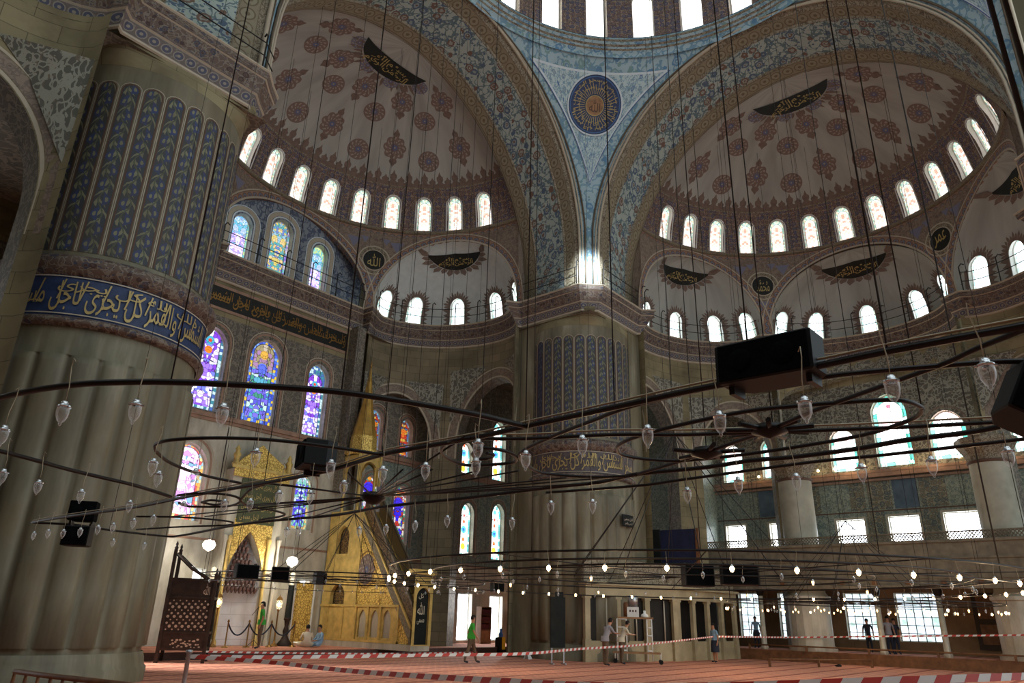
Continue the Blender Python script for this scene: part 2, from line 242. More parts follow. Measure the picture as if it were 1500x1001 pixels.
# ---------------------------------------------------------------- mesh builder
class MB:
    def __init__(s): s.v=[];s.f=[];s.m=[];s.u=[];s.s=[]
    def poly(s,pts,mat=0,uv=None,smooth=False):
        i=len(s.v); s.v+=[tuple(p) for p in pts]; s.f.append(tuple(range(i,i+len(pts)))); s.m.append(mat); s.u.append(uv or [(0,0)]*len(pts)); s.s.append(smooth)
    def grid(s,fn,us,vs,mat=0,uvf=None,smooth=True,close=False):
        b=len(s.v); nu=len(us)
        for v in vs:
            for u in us: s.v.append(tuple(fn(u,v)))
        uvf=uvf or (lambda u,v:(u,v))
        for j in range(len(vs)-1):
            for i in range(nu-1):
                a=b+j*nu+i; s.f.append((a,a+1,a+1+nu,a+nu)); s.m.append(mat(i,j) if callable(mat) else mat); s.s.append(smooth)
                s.u.append([uvf(us[i],vs[j]),uvf(us[i+1],vs[j]),uvf(us[i+1],vs[j+1]),uvf(us[i],vs[j+1])])
    def box(s,c,d,mat=0,rot=0,M=None):
        h=[x/2 for x in d]; c=Vector(c); R=M or Matrix.Rotation(rot,3,'Z')
        P=[c+R@Vector((x*h[0],y*h[1],z*h[2])) for z in(-1,1) for y in(-1,1) for x in(-1,1)]
        for q,(a,b) in (((0,1,5,4),(0,2)),((1,3,7,5),(1,2)),((3,2,6,7),(0,2)),((2,0,4,6),(1,2)),((4,5,7,6),(0,1)),((1,0,2,3),(0,1))):
            s.poly([P[i] for i in q],mat,[(0,0),(d[a],0),(d[a],d[b]),(0,d[b])])
    def tube(s,path,r,n=6,mat=0,cap=True,closed=False):
        path=[Vector(p) for p in path]; N=len(path)
        if N<2: return
        rr=r if callable(r) else (lambda t:r)
        b=len(s.v); prev=None; T0=None
        for i,p in enumerate(path):
            if closed: t=(path[(i+1)%N]-path[i-1])
            else: t=path[min(i+1,N-1)]-path[max(i-1,0)]
            if t.length<1e-9: t=Vector((0,0,1))
            t.normalize()
            if prev is None:
                a=Vector((0,0,1)) if abs(t.z)<.9 else Vector((1,0,0)); x=t.cross(a).normalized()
            else: x=(prev-t*prev.dot(t)); x=x.normalized() if x.length>1e-6 else t.orthogonal().normalized()
            prev=x; y=t.cross(x); q=rr(i/(N-1))
            for k in range(n): a=2*PI*k/n; s.v.append(tuple(p+x*math.cos(a)*q+y*math.sin(a)*q))
        R=N if closed else N-1
        for i in range(R):
            j=(i+1)%N
            for k in range(n):
                k2=(k+1)%n; s.f.append((b+i*n+k,b+i*n+k2,b+j*n+k2,b+j*n+k)); s.m.append(mat); s.s.append(True); s.u.append([(0,0)]*4)
        if cap and not closed:
            for o,rv in((0,1),((N-1)*n,0)):
                f=tuple(b+o+k for k in range(n)); s.f.append(f[::-1] if rv else f); s.m.append(mat); s.s.append(False); s.u.append([(0,0)]*n)
    def lathe(s,prof,c=(0,0,0),n=24,mat=0,a0=0,a1=2*PI,mfn=None,rmod=None,smooth=True,ur=1.):
        c=Vector(c); us=[a0+(a1-a0)*i/n for i in range(n+1)]
        L=[0]
        for i in range(1,len(prof)): L.append(L[-1]+math.hypot(prof[i][0]-prof[i-1][0],prof[i][1]-prof[i-1][1]))
        def fn(u,j):
            r,z=prof[j]
            if rmod: r=rmod(u,r,z)
            return c+Vector((r*math.cos(u),r*math.sin(u),z))
        s.grid(fn,us,list(range(len(prof))),(lambda i,j:mfn(j)) if mfn else mat,lambda u,j:(u*ur,L[j]),smooth)
    def build(s,name,mats,parent=None,kind=None,label=None,cat=None,group=None,loc=None):
        me=bpy.data.meshes.new(name); 
        v=s.v
        if loc is not None: v=[(a-loc[0],b-loc[1],c-loc[2]) for a,b,c in v]
        me.from_pydata(v,[],s.f)
        for q in (mats if isinstance(mats,(list,tuple)) else [mats]): me.materials.append(MT[q] if isinstance(q,str) else q)
        me.polygons.foreach_set('material_index',s.m); me.polygons.foreach_set('use_smooth',s.s)
        l=me.uv_layers.new(name='UVMap'); fl=[c for f in s.u for p in f for c in p]; l.data.foreach_set('uv',fl); me.update()
        o=bpy.data.objects.new(name,me); COL.objects.link(o)
        if loc is not None: o.location=loc
        if parent is not None:
            o.parent=parent
            if loc is None: o.location=-parent.location
        if kind: o['kind']=kind
        if label: o['label']=label
        if cat: o['category']=cat
        if group: o['group']=group
        return o
def thing(name,loc,label,cat,group=None):
    o=bpy.data.objects.new(name,None); COL.objects.link(o); o.location=loc; o.empty_display_size=.2
    o['label']=label; o['category']=cat
    if group: o['group']=group
    return o
def struct(mb,name,mats): return mb.build(name,mats,kind='structure')
def lsp(a,b,n): return [a+(b-a)*i/n for i in range(n+1)]
def smoothline(P,k=4,closed=False):
    P=[Vector(p) for p in P]; N=len(P); out=[]
    for i in range(N if closed else N-1):
        p0=P[i-1] if (i>0 or closed) else P[0]; p1=P[i]; p2=P[(i+1)%N]; p3=P[(i+2)%N] if (closed or i+2<N) else P[-1]
        for j in range(k):
            t=j/k; out.append(.5*((2*p1)+(p2-p0)*t+(2*p0-5*p1+4*p2-p3)*t*t+(3*p1-p0-3*p2+p3)*t**3))
    if not closed: out.append(P[-1])
    return out
# ---------------------------------------------------------------- walls with openings
def arch_top(o,x):
    w=o['w']/2; t=min(1,abs(x)/w); r=o.get('rise',w); 
    if r<=0: return o['v']+o['h']
    p=o.get('pw',2.); return o['v']+o['h']-r+r*max(0,(1-t**p))**(1/p)
def arch_xs(o,n=10):
    w=o['w']/2
    if o.get('rise',w)<=0: return [-w,w]
    return [-w*math.cos(PI*i/n) for i in range(n+1)]
def seg(a,b,st): return lsp(a,b,max(1,int(math.ceil((b-a)/st))))
def wall(mb,S,u0,u1,v0,v1,ops,mat=0,du=.5,dv=.8,rev=1,uvf=None,inset=0,smooth=True):
    uvf=uvf or (lambda u,v:(u,v)); ops=sorted(ops,key=lambda o:o['u']); cur=u0
    F=lambda u,v:S(u,v,inset)
    for o in ops:
        a,b=o['u']-o['w']/2,o['u']+o['w']/2
        if a>cur+1e-4: mb.grid(F,seg(cur,a,du),seg(v0,v1,dv),mat,uvf,smooth)
        xs=[o['u']+x for x in arch_xs(o,o.get('n',10))]
        if o.get('rise',1)<=0: xs=seg(a,b,du)
        if o['v']>v0+1e-4: mb.grid(F,xs,seg(v0,o['v'],dv),mat,uvf,smooth)
        T=lambda u:arch_top(o,u-o['u'])
        nn=max(1,int((v1-o['v']-o['h'])/dv)+1)
        mb.grid(lambda u,t:F(u,T(u)+(v1-T(u))*t),xs,lsp(0,1,nn),mat,lambda u,t:uvf(u,T(u)+(v1-T(u))*t),smooth)
        D=o.get('d',.35)
        if D>0:
            out=[(a,o['v']),]; vt=T(a); 
            out=[(a,x) for x in seg(o['v'],vt,dv)][:-1]+[(u,T(u)) for u in xs]+[(b,x) for x in seg(o['v'],T(b),dv)][::-1][1:]
            if o.get('sill',True): out=out+[(x,o['v']) for x in seg(a,b,du)][::-1][1:]
            acc=[0]
            for i in range(1,len(out)): acc.append(acc[-1]+math.hypot(out[i][0]-out[i-1][0],out[i][1]-out[i-1][1]))
            mb.grid(lambda i,d:S(out[i][0],out[i][1],inset+d),list(range(len(out))),lsp(0,D,2 if D>1 else 1),o.get('rev',rev),lambda i,d:(acc[i],d),False)
        cur=b
    if cur<u1-1e-4: mb.grid(F,seg(cur,u1,du),seg(v0,v1,dv),mat,uvf,smooth)
WN=[0]
def window(S,o,gl,frame='white',inset=0,bars=None,fw=.05,barm='iron'):
    """a glazed window set in its opening: rim plus glowing pane"""
    WN[0]+=1; d=inset+o.get('d',.35)*.7
    a,b=o['u']-o['w']/2,o['u']+o['w']/2; n=o.get('n',10); xs=[o['u']+x for x in arch_xs(o,n)]
    T=lambda u:arch_top(o,u-o['u'])
    mb=MB(); k=(o['w']-2*fw)/o['w']; cx=o['u']; cy=o['v']+o['h']*.5
    out=[(a,o['v'])]+[(u,T(u)) for u in xs]+[(b,o['v'])]
    inn=[(cx+(u-cx)*k,cy+(v-cy)*(1-2*fw/o['h'])) for u,v in out]
    for i in range(len(out)):
        j=(i+1)%len(out)
        for dd,(p,q,r,s_) in ((0,(out[i],out[j],inn[j],inn[i])),): mb.poly([S(*p,d-.04),S(*q,d-.04),S(*r,d-.04),S(*s_,d-.04)],0)
        mb.poly([S(*inn[i],d-.04),S(*inn[j],d-.04),S(*inn[j],d+.02),S(*inn[i],d+.02)],0)
    if bars:
        nx,ny=bars; 
        for i in range(1,nx): u=a+(b-a)*i/nx; mb.tube([S(u,o['v'],d-.05),S(u,T(u),d-.05)],.022,4,1)
        vt=T(a) if o.get('rise',1)>0 else o['v']+o['h']
        for j in range(1,ny): v=o['v']+(o['h'])*j/ny; mb.tube([S(a,min(v,9e9),d-.05),S(b,v,d-.05)],.018,4,1)
    w=mb.build('window_%d'%WN[0],[frame,barm],kind='structure')
    pb=MB(); nv=max(1,int(o['h']/1.2)); 
    pb.grid(lambda u,t:S(u,o['v']+(T(u)-o['v'])*t,d),xs if len(xs)>2 else seg(a,b,.6),lsp(0,1,nv+1),0,lambda u,t:((u-cx)/o['w'],(T(u)-o['v'])*t/o['w']),False)
    pb.build('pane',gl,parent=w)
    return w
# ---------------------------------------------------------------- decals that lie on a surface
def local(S,u0,v0,ku=1.,off=.012,inset=0,rot=0):
    c,s_=math.cos(rot),math.sin(rot)
    return lambda x,y,o=0.: S(u0+(x*c-y*s_)*ku,v0+(x*s_+y*c),inset-off-o)
def disc(mb,L,r,mat,n=24,ri=0,lob=0,la=.1,sx=1.,sy=1.,off=0,x0=0,y0=0,rad=2):
    def R(a): return r*(1+la*(abs(math.cos(lob*a/2))-.6)) if lob else r
    us=lsp(0,2*PI,n); mb.grid(lambda a,t:L(x0+math.cos(a)*R(a)*(ri/r+(1-ri/r)*t)*sx,y0+math.sin(a)*R(a)*(ri/r+(1-ri/r)*t)*sy,off),us,lsp(0,1,rad),mat,lambda a,t:(math.cos(a)*(ri/r+(1-ri/r)*t),math.sin(a)*(ri/r+(1-ri/r)*t)),True)
def ribbon(mb,L,pts,w,mat,off=0):
    N=len(pts); acc=[0]
    for i in range(1,N): acc.append(acc[-1]+math.hypot(pts[i][0]-pts[i-1][0],pts[i][1]-pts[i-1][1]))
    A=[];B=[]
    for i in range(N):
        x0,y0=pts[max(0,i-1)];x1,y1=pts[min(N-1,i+1)];l=math.hypot(x1-x0,y1-y0) or 1;nx,ny=-(y1-y0)/l,(x1-x0)/l
        ww=w(i/(N-1)) if callable(w) else w
        A.append((pts[i][0]+nx*ww/2,pts[i][1]+ny*ww/2));B.append((pts[i][0]-nx*ww/2,pts[i][1]-ny*ww/2))
    mb.grid(lambda i,t:L(A[i][0]+(B[i][0]-A[i][0])*t,A[i][1]+(B[i][1]-A[i][1])*t,off),list(range(N)),[0,1],mat,lambda i,t:(acc[i],t*(w(i/(N-1)) if callable(w) else w)),True)
def palm(mb,L,x,y,w,h,mat,up=1,off=0):
    """one pointed palmette"""
    pts=[(-.5,0),(-.5,.22),(-.28,.34),(-.42,.5),(-.40,.66),(-.2,.74),(-.1,.86),(0,1.0)]
    P=[(x+a*w,y+b*h*up) for a,b in pts]; Q=[(x-a*w,y+b*h*up) for a,b in pts]
    mb.grid(lambda i,t:L(P[i][0]+(Q[i][0]-P[i][0])*t,P[i][1],off),list(range(len(P))),[0,.5,1],mat,lambda i,t:(t,i*.1),True)
def rays(mb,Lp,n,r0,r1,mat,a0=0,a1=2*PI,wf=.75,off=0,knob=True):
    """ring of small pointed lobes around a plaque; Lp(angle,radius)"""
    for i in range(n):
        a=a0+(a1-a0)*(i+.5)/n; da=(a1-a0)/n*wf/2; big=i%2==0; rr=r1 if big else r0+(r1-r0)*.7
        pts=[(a-da,r0),(a-da*.9,r0+(rr-r0)*.5),(a,rr),(a+da*.9,r0+(rr-r0)*.5),(a+da,r0)]
        mb.poly([Lp(p,q,off) for p,q in pts],mat)
FORMS={'ا':(0xFE8D,0xFE8E),'ب':(0xFE8F,0xFE90,0xFE91,0xFE92),'ج':(0xFE9D,0xFE9E,0xFE9F,0xFEA0),'ح':(0xFEA1,0xFEA2,0xFEA3,0xFEA4),'خ':(0xFEA5,0xFEA6,0xFEA7,0xFEA8),'د':(0xFEA9,0xFEAA),'ذ':(0xFEAB,0xFEAC),'ر':(0xFEAD,0xFEAE),'س':(0xFEB1,0xFEB2,0xFEB3,0xFEB4),'ش':(0xFEB5,0xFEB6,0xFEB7,0xFEB8),'ع':(0xFEC9,0xFECA,0xFECB,0xFECC),'ق':(0xFED5,0xFED6,0xFED7,0xFED8),'ك':(0xFED9,0xFEDA,0xFEDB,0xFEDC),'ل':(0xFEDD,0xFEDE,0xFEDF,0xFEE0),'م':(0xFEE1,0xFEE2,0xFEE3,0xFEE4),'ن':(0xFEE5,0xFEE6,0xFEE7,0xFEE8),'ه':(0xFEE9,0xFEEA,0xFEEB,0xFEEC),'و':(0xFEED,0xFEEE),'ى':(0xFEEF,0xFEF0),'ي':(0xFEF1,0xFEF2,0xFEF3,0xFEF4)}
def shape(s):
    out=[]
    for w in s.split(' '):
        for i,c in enumerate(w):
            if c not in FORMS: out.append(c); continue
            f=FORMS[c]; pj=i>0 and len(FORMS.get(w[i-1],()))==4; nj=i<len(w)-1 and len(f)==4
            k=(3 if nj else 1) if pj else (2 if nj else 0); out.append(chr(f[k]))
        out.append(' ')
    return ''.join(reversed(out)).strip()
_tx={}
def textmesh(t):
    if t not in _tx:
        cu=bpy.data.curves.new('t','FONT'); cu.body=t; cu.resolution_u=1; cu.offset=.004
        o=bpy.data.objects.new('t',cu); COL.objects.link(o); dg=bpy.context.evaluated_depsgraph_get(); dg.update()
        me=bpy.data.meshes.new_from_object(o.evaluated_get(dg)); vs=[(v.co.x,v.co.y) for v in me.vertices]; fs=[tuple(p.vertices) for p in me.polygons]
        bpy.data.objects.remove(o); bpy.data.curves.remove(cu); bpy.data.meshes.remove(me)
        x0=min(v[0] for v in vs);x1=max(v[0] for v in vs);y0=min(v[1] for v in vs);y1=max(v[1] for v in vs)
        _tx[t]=([((x-x0)/(x1-x0),(y-y0)/(y1-y0)) for x,y in vs],fs)
    return _tx[t]
def write(mb,L,t,x0,y0,w,h,mat,off=.01):
    vs,fs=textmesh(t); b=len(mb.v)
    for x,y in vs: mb.v.append(tuple(L(x0+x*w,y0+y*h,off)))
    for f in fs: mb.f.append(tuple(b+i for i in f)); mb.m.append(mat); mb.s.append(False); mb.u.append([(0,0)]*len(f))
# ---------------------------------------------------------------- architecture
B0=9.9; ZC=17.6; DS=13.77; RC=8.9; ASEMI,HSEMI,ZS=8.74,5.65,22.98
def bp(bay,l,d,z):
    return Vector((l,d,z)) if bay=='N' else Vector((d,-l,z)) if bay=='E' else Vector((-d,l,z))
def sgnp(x,p): return math.copysign(abs(x)**p,x)
class Arch:
    """profile of a great arch: straight jamb then a curve"""
    def __init__(s,W,z0,h,zb=ZC): s.W,s.z0,s.h,s.zb=W,z0,h,zb
    def __call__(s,t):  # t 0..1
        j=.10
        if t<j: return (s.W, s.zb+(s.z0-s.zb)*t/j)
        if t>1-j: return (-s.W, s.zb+(s.z0-s.zb)*(1-t)/j)
        a=PI*(t-j)/(1-2*j); return (s.W*sgnp(math.cos(a),1.03), s.z0+s.h*abs(math.sin(a))**1.03)
WF=9.2; AF=Arch(WF,19.9,9.6); AI=Arch(9.5,18.85,9.8)
def soffit(bay):
    mb=MB(); ts=lsp(0,1,72)
    rows=[(B0,0,0),(B0+.12,.02,0),(B0+.24,-.06,0),(B0+.28,-.08,0),(B0+.9,-.04,1),(B0+.95,-.12,0),(B0+1.0,-.1,0),(B0+2.95,-.02,2),(B0+3.0,-.1,0),(B0+3.06,-.08,0),(13.76,0,3),(13.80,.06,0)]
    L=[0]
    for i in range(1,73):
        a=AF(ts[i-1]);b=AF(ts[i]);L.append(L[-1]+math.hypot(a[0]-b[0],a[1]-b[1]))
    for k in range(len(rows)-1):
        d0,i0,_=rows[k];d1,i1,m=rows[k+1]
        def fn(i,t):
            d=d0+(d1-d0)*t; f=(d-B0)/(13.77-B0); a=AF(ts[i]);b=AI(ts[i]); ins=i0+(i1-i0)*t
            x=a[0]+(b[0]-a[0])*f;z=a[1]+(b[1]-a[1])*f; c=(0,min(z,19.9)); dx,dz=x-c[0],z-c[1]; l=math.hypot(dx,dz) or 1
            return bp(bay,x+dx/l*ins,d,z+dz/l*ins)
        mb.grid(fn,list(range(73)),[0,1],m,lambda i,t:(L[i],(d0+(d1-d0)*t)-(B0+.28 if m==1 else B0+3.06 if m==3 else 0)),True)
    # raised face ring towards the dome
    def ff(i,t):
        a=AF(ts[i]); z=a[1]; c=(0,min(z,19.9)); dx,dz=a[0]-c[0],z-c[1]; l=math.hypot(dx,dz) or 1
        r=[0,.16,.2,.34,.38][t]; o=[0,-.1,-.02,-.02,.05][t]
        return bp(bay,a[0]+dx/l*r,B0+o,z+dz/l*r)
    return mb
def semi(bay):
    """half dome with its drum of windows"""
    es=lsp(0,PI/2,300); arc=[0]
    for i in range(1,301): arc.append(arc[-1]+math.hypot(ASEMI*(math.cos(es[i])-math.cos(es[i-1])),HSEMI*(math.sin(es[i])-math.sin(es[i-1]))))
    AT=arc[-1]
    def ev(v):
        if v<=0: return v/HSEMI
        x=min(v/AT,1)*300; lo,hi=0,300
        while hi-lo>1:
            m=(lo+hi)//2
            if arc[m]<=v: lo=m
            else: hi=m
        return es[lo]+(es[1])*(v-arc[lo])/(arc[hi]-arc[lo]) if hi>lo else es[lo]
    def S(u,v,d=0):   # u = angle*ASEMI (seen from inside to the right), v = arc length up
        e=ev(max(0,min(v,AT))); th=u/ASEMI; r=ASEMI*math.cos(e); z=ZS+HSEMI*math.sin(e)
        nx=math.cos(e)/ASEMI; nz=math.sin(e)/HSEMI; q=math.hypot(nx,nz); r+=d*nx/q; z+=d*nz/q
        return bp(bay,r*math.sin(th),DS+r*math.cos(th),z)
    mb=MB(); U=ASEMI*PI/2; DV=2.62
    ops=[dict(u=ASEMI*math.radians(12.49*k),v=.02,w=.86,h=2.0,rise=.45,d=.4,n=8) for k in range(-6,7)]
    wall(mb,S,-U,U,0,DV,ops,0,.45,.65,rev=4)
    mb.grid(S,seg(-U,U,.5),seg(DV,AT,.35),1,None,True)
    for o in ops:  # pale frame round each opening
        L=local(S,o['u'],0); w=o['w']/2+.07
        pts=[(-w,.0)]+[(-w,1.55)]+[(-w*math.cos(a),1.57+.5*math.sin(a)) for a in lsp(.15,PI-.15,8)]+[(w,1.55),(w,.0)]
        ribbon(mb,L,pts,.07,4)
        ribbon(mb,L,[(-.66,.02),(-.66,2.4),(.66,2.4),(.66,.02)],.05,5)
    ribbon(mb,local(S,0,0),[(x,DV-.02) for x in seg(-U,U,.4)],.12,5)
    # cresting of palmettes
    n=52
    for i in range(n):
        u=-U+(i+.5)*2*U/n; big=i%2==0; palm(mb,local(S,u,DV,1.05),0,0,2*U/n*.98,.95 if big else .62,2)
    ribbon(mb,local(S,0,0),[(x,DV+.12) for x in seg(-U,U,.4)],.24,2)
    def rc(v): return ASEMI/(ASEMI*math.cos(ev(v)))
    for k in (-75,-52.5,-17.5,17.5,52.5,75)[1:-1]:
        for v,r,m in ((4.2,.62,6),(6.65,.60,6),(8.8,.42,7)):
            disc(mb,local(S,ASEMI*math.radians(k if v>5 or 1 else k),v,rc(v),.02),r,m,26)
    for k in (-70,-35,0,35,70):
        for v,r,up in ((4.85,.62,1),(7.75,.58,-1)):
            L=local(S,ASEMI*math.radians(k),v,rc(v),.02); disc(mb,L,r,6,64,lob=8,la=.18,sy=1.15)
            for s_ in(1,-1):
                y=.82*s_; disc(mb,L,.19,2,10,y0=y,sx=1.1); mb.poly([L(-.2,y),L(.2,y),L(0,y+.34*s_)],2); ribbon(mb,L,[(0,.6*s_),(0,.9*s_)],.09,2)
    # great plaque at the crown with its fringe
    pl=MB(); v0=11.4-1.9
    def Lp(a,r,o=0): 
        rr=r; x=rr*math.sin(a)*1.15; y=-rr*math.cos(a)   # polar about a point below the crown
        return X(x,y,o)
    vc=AT-.9
    def X(x,y,o=0):
        d_=DS+1.35-.0-y*1.0; l=x; # horizontal offset point on the dome measured in plan
        dd=d_-DS; q=min(.999,math.hypot(l,dd)/ASEMI); e=math.acos(q) if q<1 else 0
        z=ZS+HSEMI*math.sin(e); return bp(bay,l,d_,z-.03-o)
    Lq=lambda x,y,o=0:X(x,y,o)
    pts=[(-2.0,.35),(-1.7,-.4),(-1.0,-.95),(0,-1.15),(1.0,-.95),(1.7,-.4),(2.0,.35),(1.2,.1),(0,.0),(-1.2,.1)]
    bot=smoothline([Vector((a,b,0)) for a,b in pts[:7]],6); top=smoothline([Vector((a,b,0)) for a,b in [pts[0]]+pts[9:6:-1]+[pts[6]]],9); 
    nb=len(bot)-1; nt=len(top)-1
    pl.grid(lambda i,t:Lq(*(bot[round(i*nb/30)].lerp(top[round(i*nt/30)],t)).xy),list(range(31)),lsp(0,1,3),0)
    write(pl,Lq,'\uFDFD',-1.35,-.95,2.7,.9,1,.02)
    rr=MB(); 
    for i in range(22):
        a=-1.45+2.9*i/21; h=.55 if i%2==0 else .35
        c=lambda r:(math.sin(a)*r*1.35,-math.cos(a)*r*.95+.1); da=.055
        f=lambda aa,r:Lq(math.sin(aa)*r*1.3,-math.cos(aa)*r*.95+.1,-.01)
        mb.poly([f(a-da,1.45),f(a-da*.8,1.45+h*.5),f(a,1.5+h),f(a+da*.8,1.45+h*.5),f(a+da,1.45)],2)
    ws=struct(mb,'ceiling_half_dome',['drum','plaster','crest','line','white','mould','ros_red','ros_blue'])
    pl.build('calligraphy_plaque',['blackg','gold'],parent=ws)
    for i,o in enumerate(ops): window(S,o,'g_hex',fw=.04)
    # closing strip between great arch and half dome
    mb=MB(); ts=lsp(0,1,60)
    def sl(z):
        if z<=ZS: return RC
        q=min(1,(z-ZS)/HSEMI); return ASEMI*math.sqrt(max(0,1-q*q))
    def fn(i,t):
        x,z=AI(ts[i]); x2=math.copysign(sl(z),x) if abs(x)>1e-6 else 0; return bp(bay,x+(x2*0.995-x)*t,13.8,z)
    mb.grid(fn,list(range(61)),[0,1],0,lambda i,t:(i*.4,t),False); struct(mb,'wall_arch_return','spandred')
    return S
AL={'c':math.radians(31.5),'s':math.radians(28)}; PH=math.radians(61.5); VB=22.85-ZC
def cyl(bay):
    return lambda u,v,d=0: bp(bay,(RC+d)*math.sin(u/RC),DS+(RC+d)*math.cos(u/RC),ZC+v)
def exS(bay,phc,al,h=4.75,base=False):
    # arc length table along the plan curve
    th=lsp(-PI/2,PI/2,80); P=[]
    def plan(t,ce=1.,d=0):
        ph=phc+al*math.sin(t)*ce; r=RC+1.95*math.cos(t)*ce+d; return (r*math.sin(ph),DS+r*math.cos(ph))
    P=[plan(t) for t in th]; acc=[0]
    for i in range(1,81): acc.append(acc[-1]+math.hypot(P[i][0]-P[i-1][0],P[i][1]-P[i-1][1]))
    Lh=acc[-1]
    def tu(u):
        x=u+Lh/2; x=max(0,min(Lh,x))
        for i in range(80):
            if acc[i+1]>=x: return th[i]+(th[1]-th[0])*(x-acc[i])/(acc[i+1]-acc[i])
        return th[-1]
    def S(u,v,d=0):
        t=tu(u); e=0 if v<0 else math.asin(min(1,v/h)); l,dd=plan(t,math.cos(e),d*math.cos(e)*math.cos(t)**.3 if abs(t)<PI/2-.01 else 0); return bp(bay,l,dd,ZC+(v if v<0 else h*math.sin(e))+(d*math.sin(e)))
    return S,Lh,tu
def exedra(bay,phc,al):
    S,Lh,tu=exS(bay,phc,al); mb=MB()
    th=[math.radians(a) for a in (-60,-30,0,30,60)]
    us=[]; 
    for t in th:
        lo,hi=-Lh/2,Lh/2
        for _ in range(30):
            m=(lo+hi)/2
            if tu(m)<t: lo=m
            else: hi=m
        us.append(lo)
    ops=[dict(u=u,v=.12,w=.88,h=1.75,rise=.5,pw=1.8,d=.4,n=8) for u in us]
    wall(mb,S,-Lh/2,Lh/2,0,2.3,ops,0,.4,.6,rev=3)
    mb.grid(S,seg(-Lh/2,Lh/2,.4),[4.75*math.sin(a) for a in lsp(math.asin(2.3/4.75),PI/2,12)],0)
    for u in us:
        L=lambda a,r,o=0,u=u:S(u+r*math.cos(a)*1.0,1.35+r*math.sin(a)*1.0,-.015-o)
        rays(mb,L,17,.62,.98,1,-.35,PI+.35,.9)
        ribbon(mb,local(S,u,0),[(-.56,.1)]+[(-.56*math.cos(a),1.35+.6*math.sin(a)) for a in lsp(0,PI,14)]+[(.56,.1)],.17,1)
        for s_ in(1,-1):
            for q in range(4): mb.poly([local(S,u,0)(s_*.62,.15+q*.27),local(S,u,0)(s_*.86,.28+q*.27),local(S,u,0)(s_*.62,.40+q*.27)],1)
    # plaque near the crown
    pl=MB(); 
    def Lq(x,y,o=0):   # plan offset; y towards the back
        e=math.acos(min(.999,max(.02,math.hypot(x/4.35,(y)/1.95)))); ce=math.cos(e); t=math.atan2(x/4.35,y/1.95) if y or x else 0
        ph=phc+al*math.sin(t)*ce; r=RC+1.95*math.cos(t)*ce; return bp(bay,r*math.sin(ph),DS+r*math.cos(ph),ZC+4.75*math.sin(e)-.03-o)
    def Lz(x,y,o=0):  # x lateral, y height above springing measured down the vault
        z=max(0,min(4.7,y)); e=math.asin(z/4.75); ce=math.cos(e); s_=max(-1,min(1,x/(4.35*ce))); t=math.asin(s_)
        ph=phc+al*s_*ce; r=RC+1.95*math.cos(t)*ce-.03-o; return bp(bay,r*math.sin(ph),DS+r*math.cos(ph),ZC+z-.02)
    us2=lsp(-1.5,1.5,18)
    pl.grid(lambda x,t:Lz(x,(4.36-.1*abs(x))+((3.52+.62*(abs(x)/1.5)**2.2)-(4.36-.1*abs(x)))*t),us2,[0,.5,1],0)
    write(pl,Lz,'\uFDFD',-.95,3.68,1.9,.5,1,.02)
    for i in range(15):
        a=-1.45+2.9*i/14; f=lambda aa,r:Lz(math.sin(aa)*r,4.35-math.cos(aa)*r*.56,-.01); h=.5 if i%2==0 else .32; da=.09
        mb.poly([f(a-da,1.5),f(a-da,1.6+h*.5),f(a,1.65+h),f(a+da,1.6+h*.5),f(a+da,1.5)],1)
    ws=struct(mb,'ceiling_exedra_vault',['plaster' if bay!='N' else 'white_plaster','crest','line','white'])
    pl.build('calligraphy_plaque',['blackg','gold'],parent=ws)
    for o in ops: window(S,o,'g_plain',fw=.04)
    return S,Lh,tu
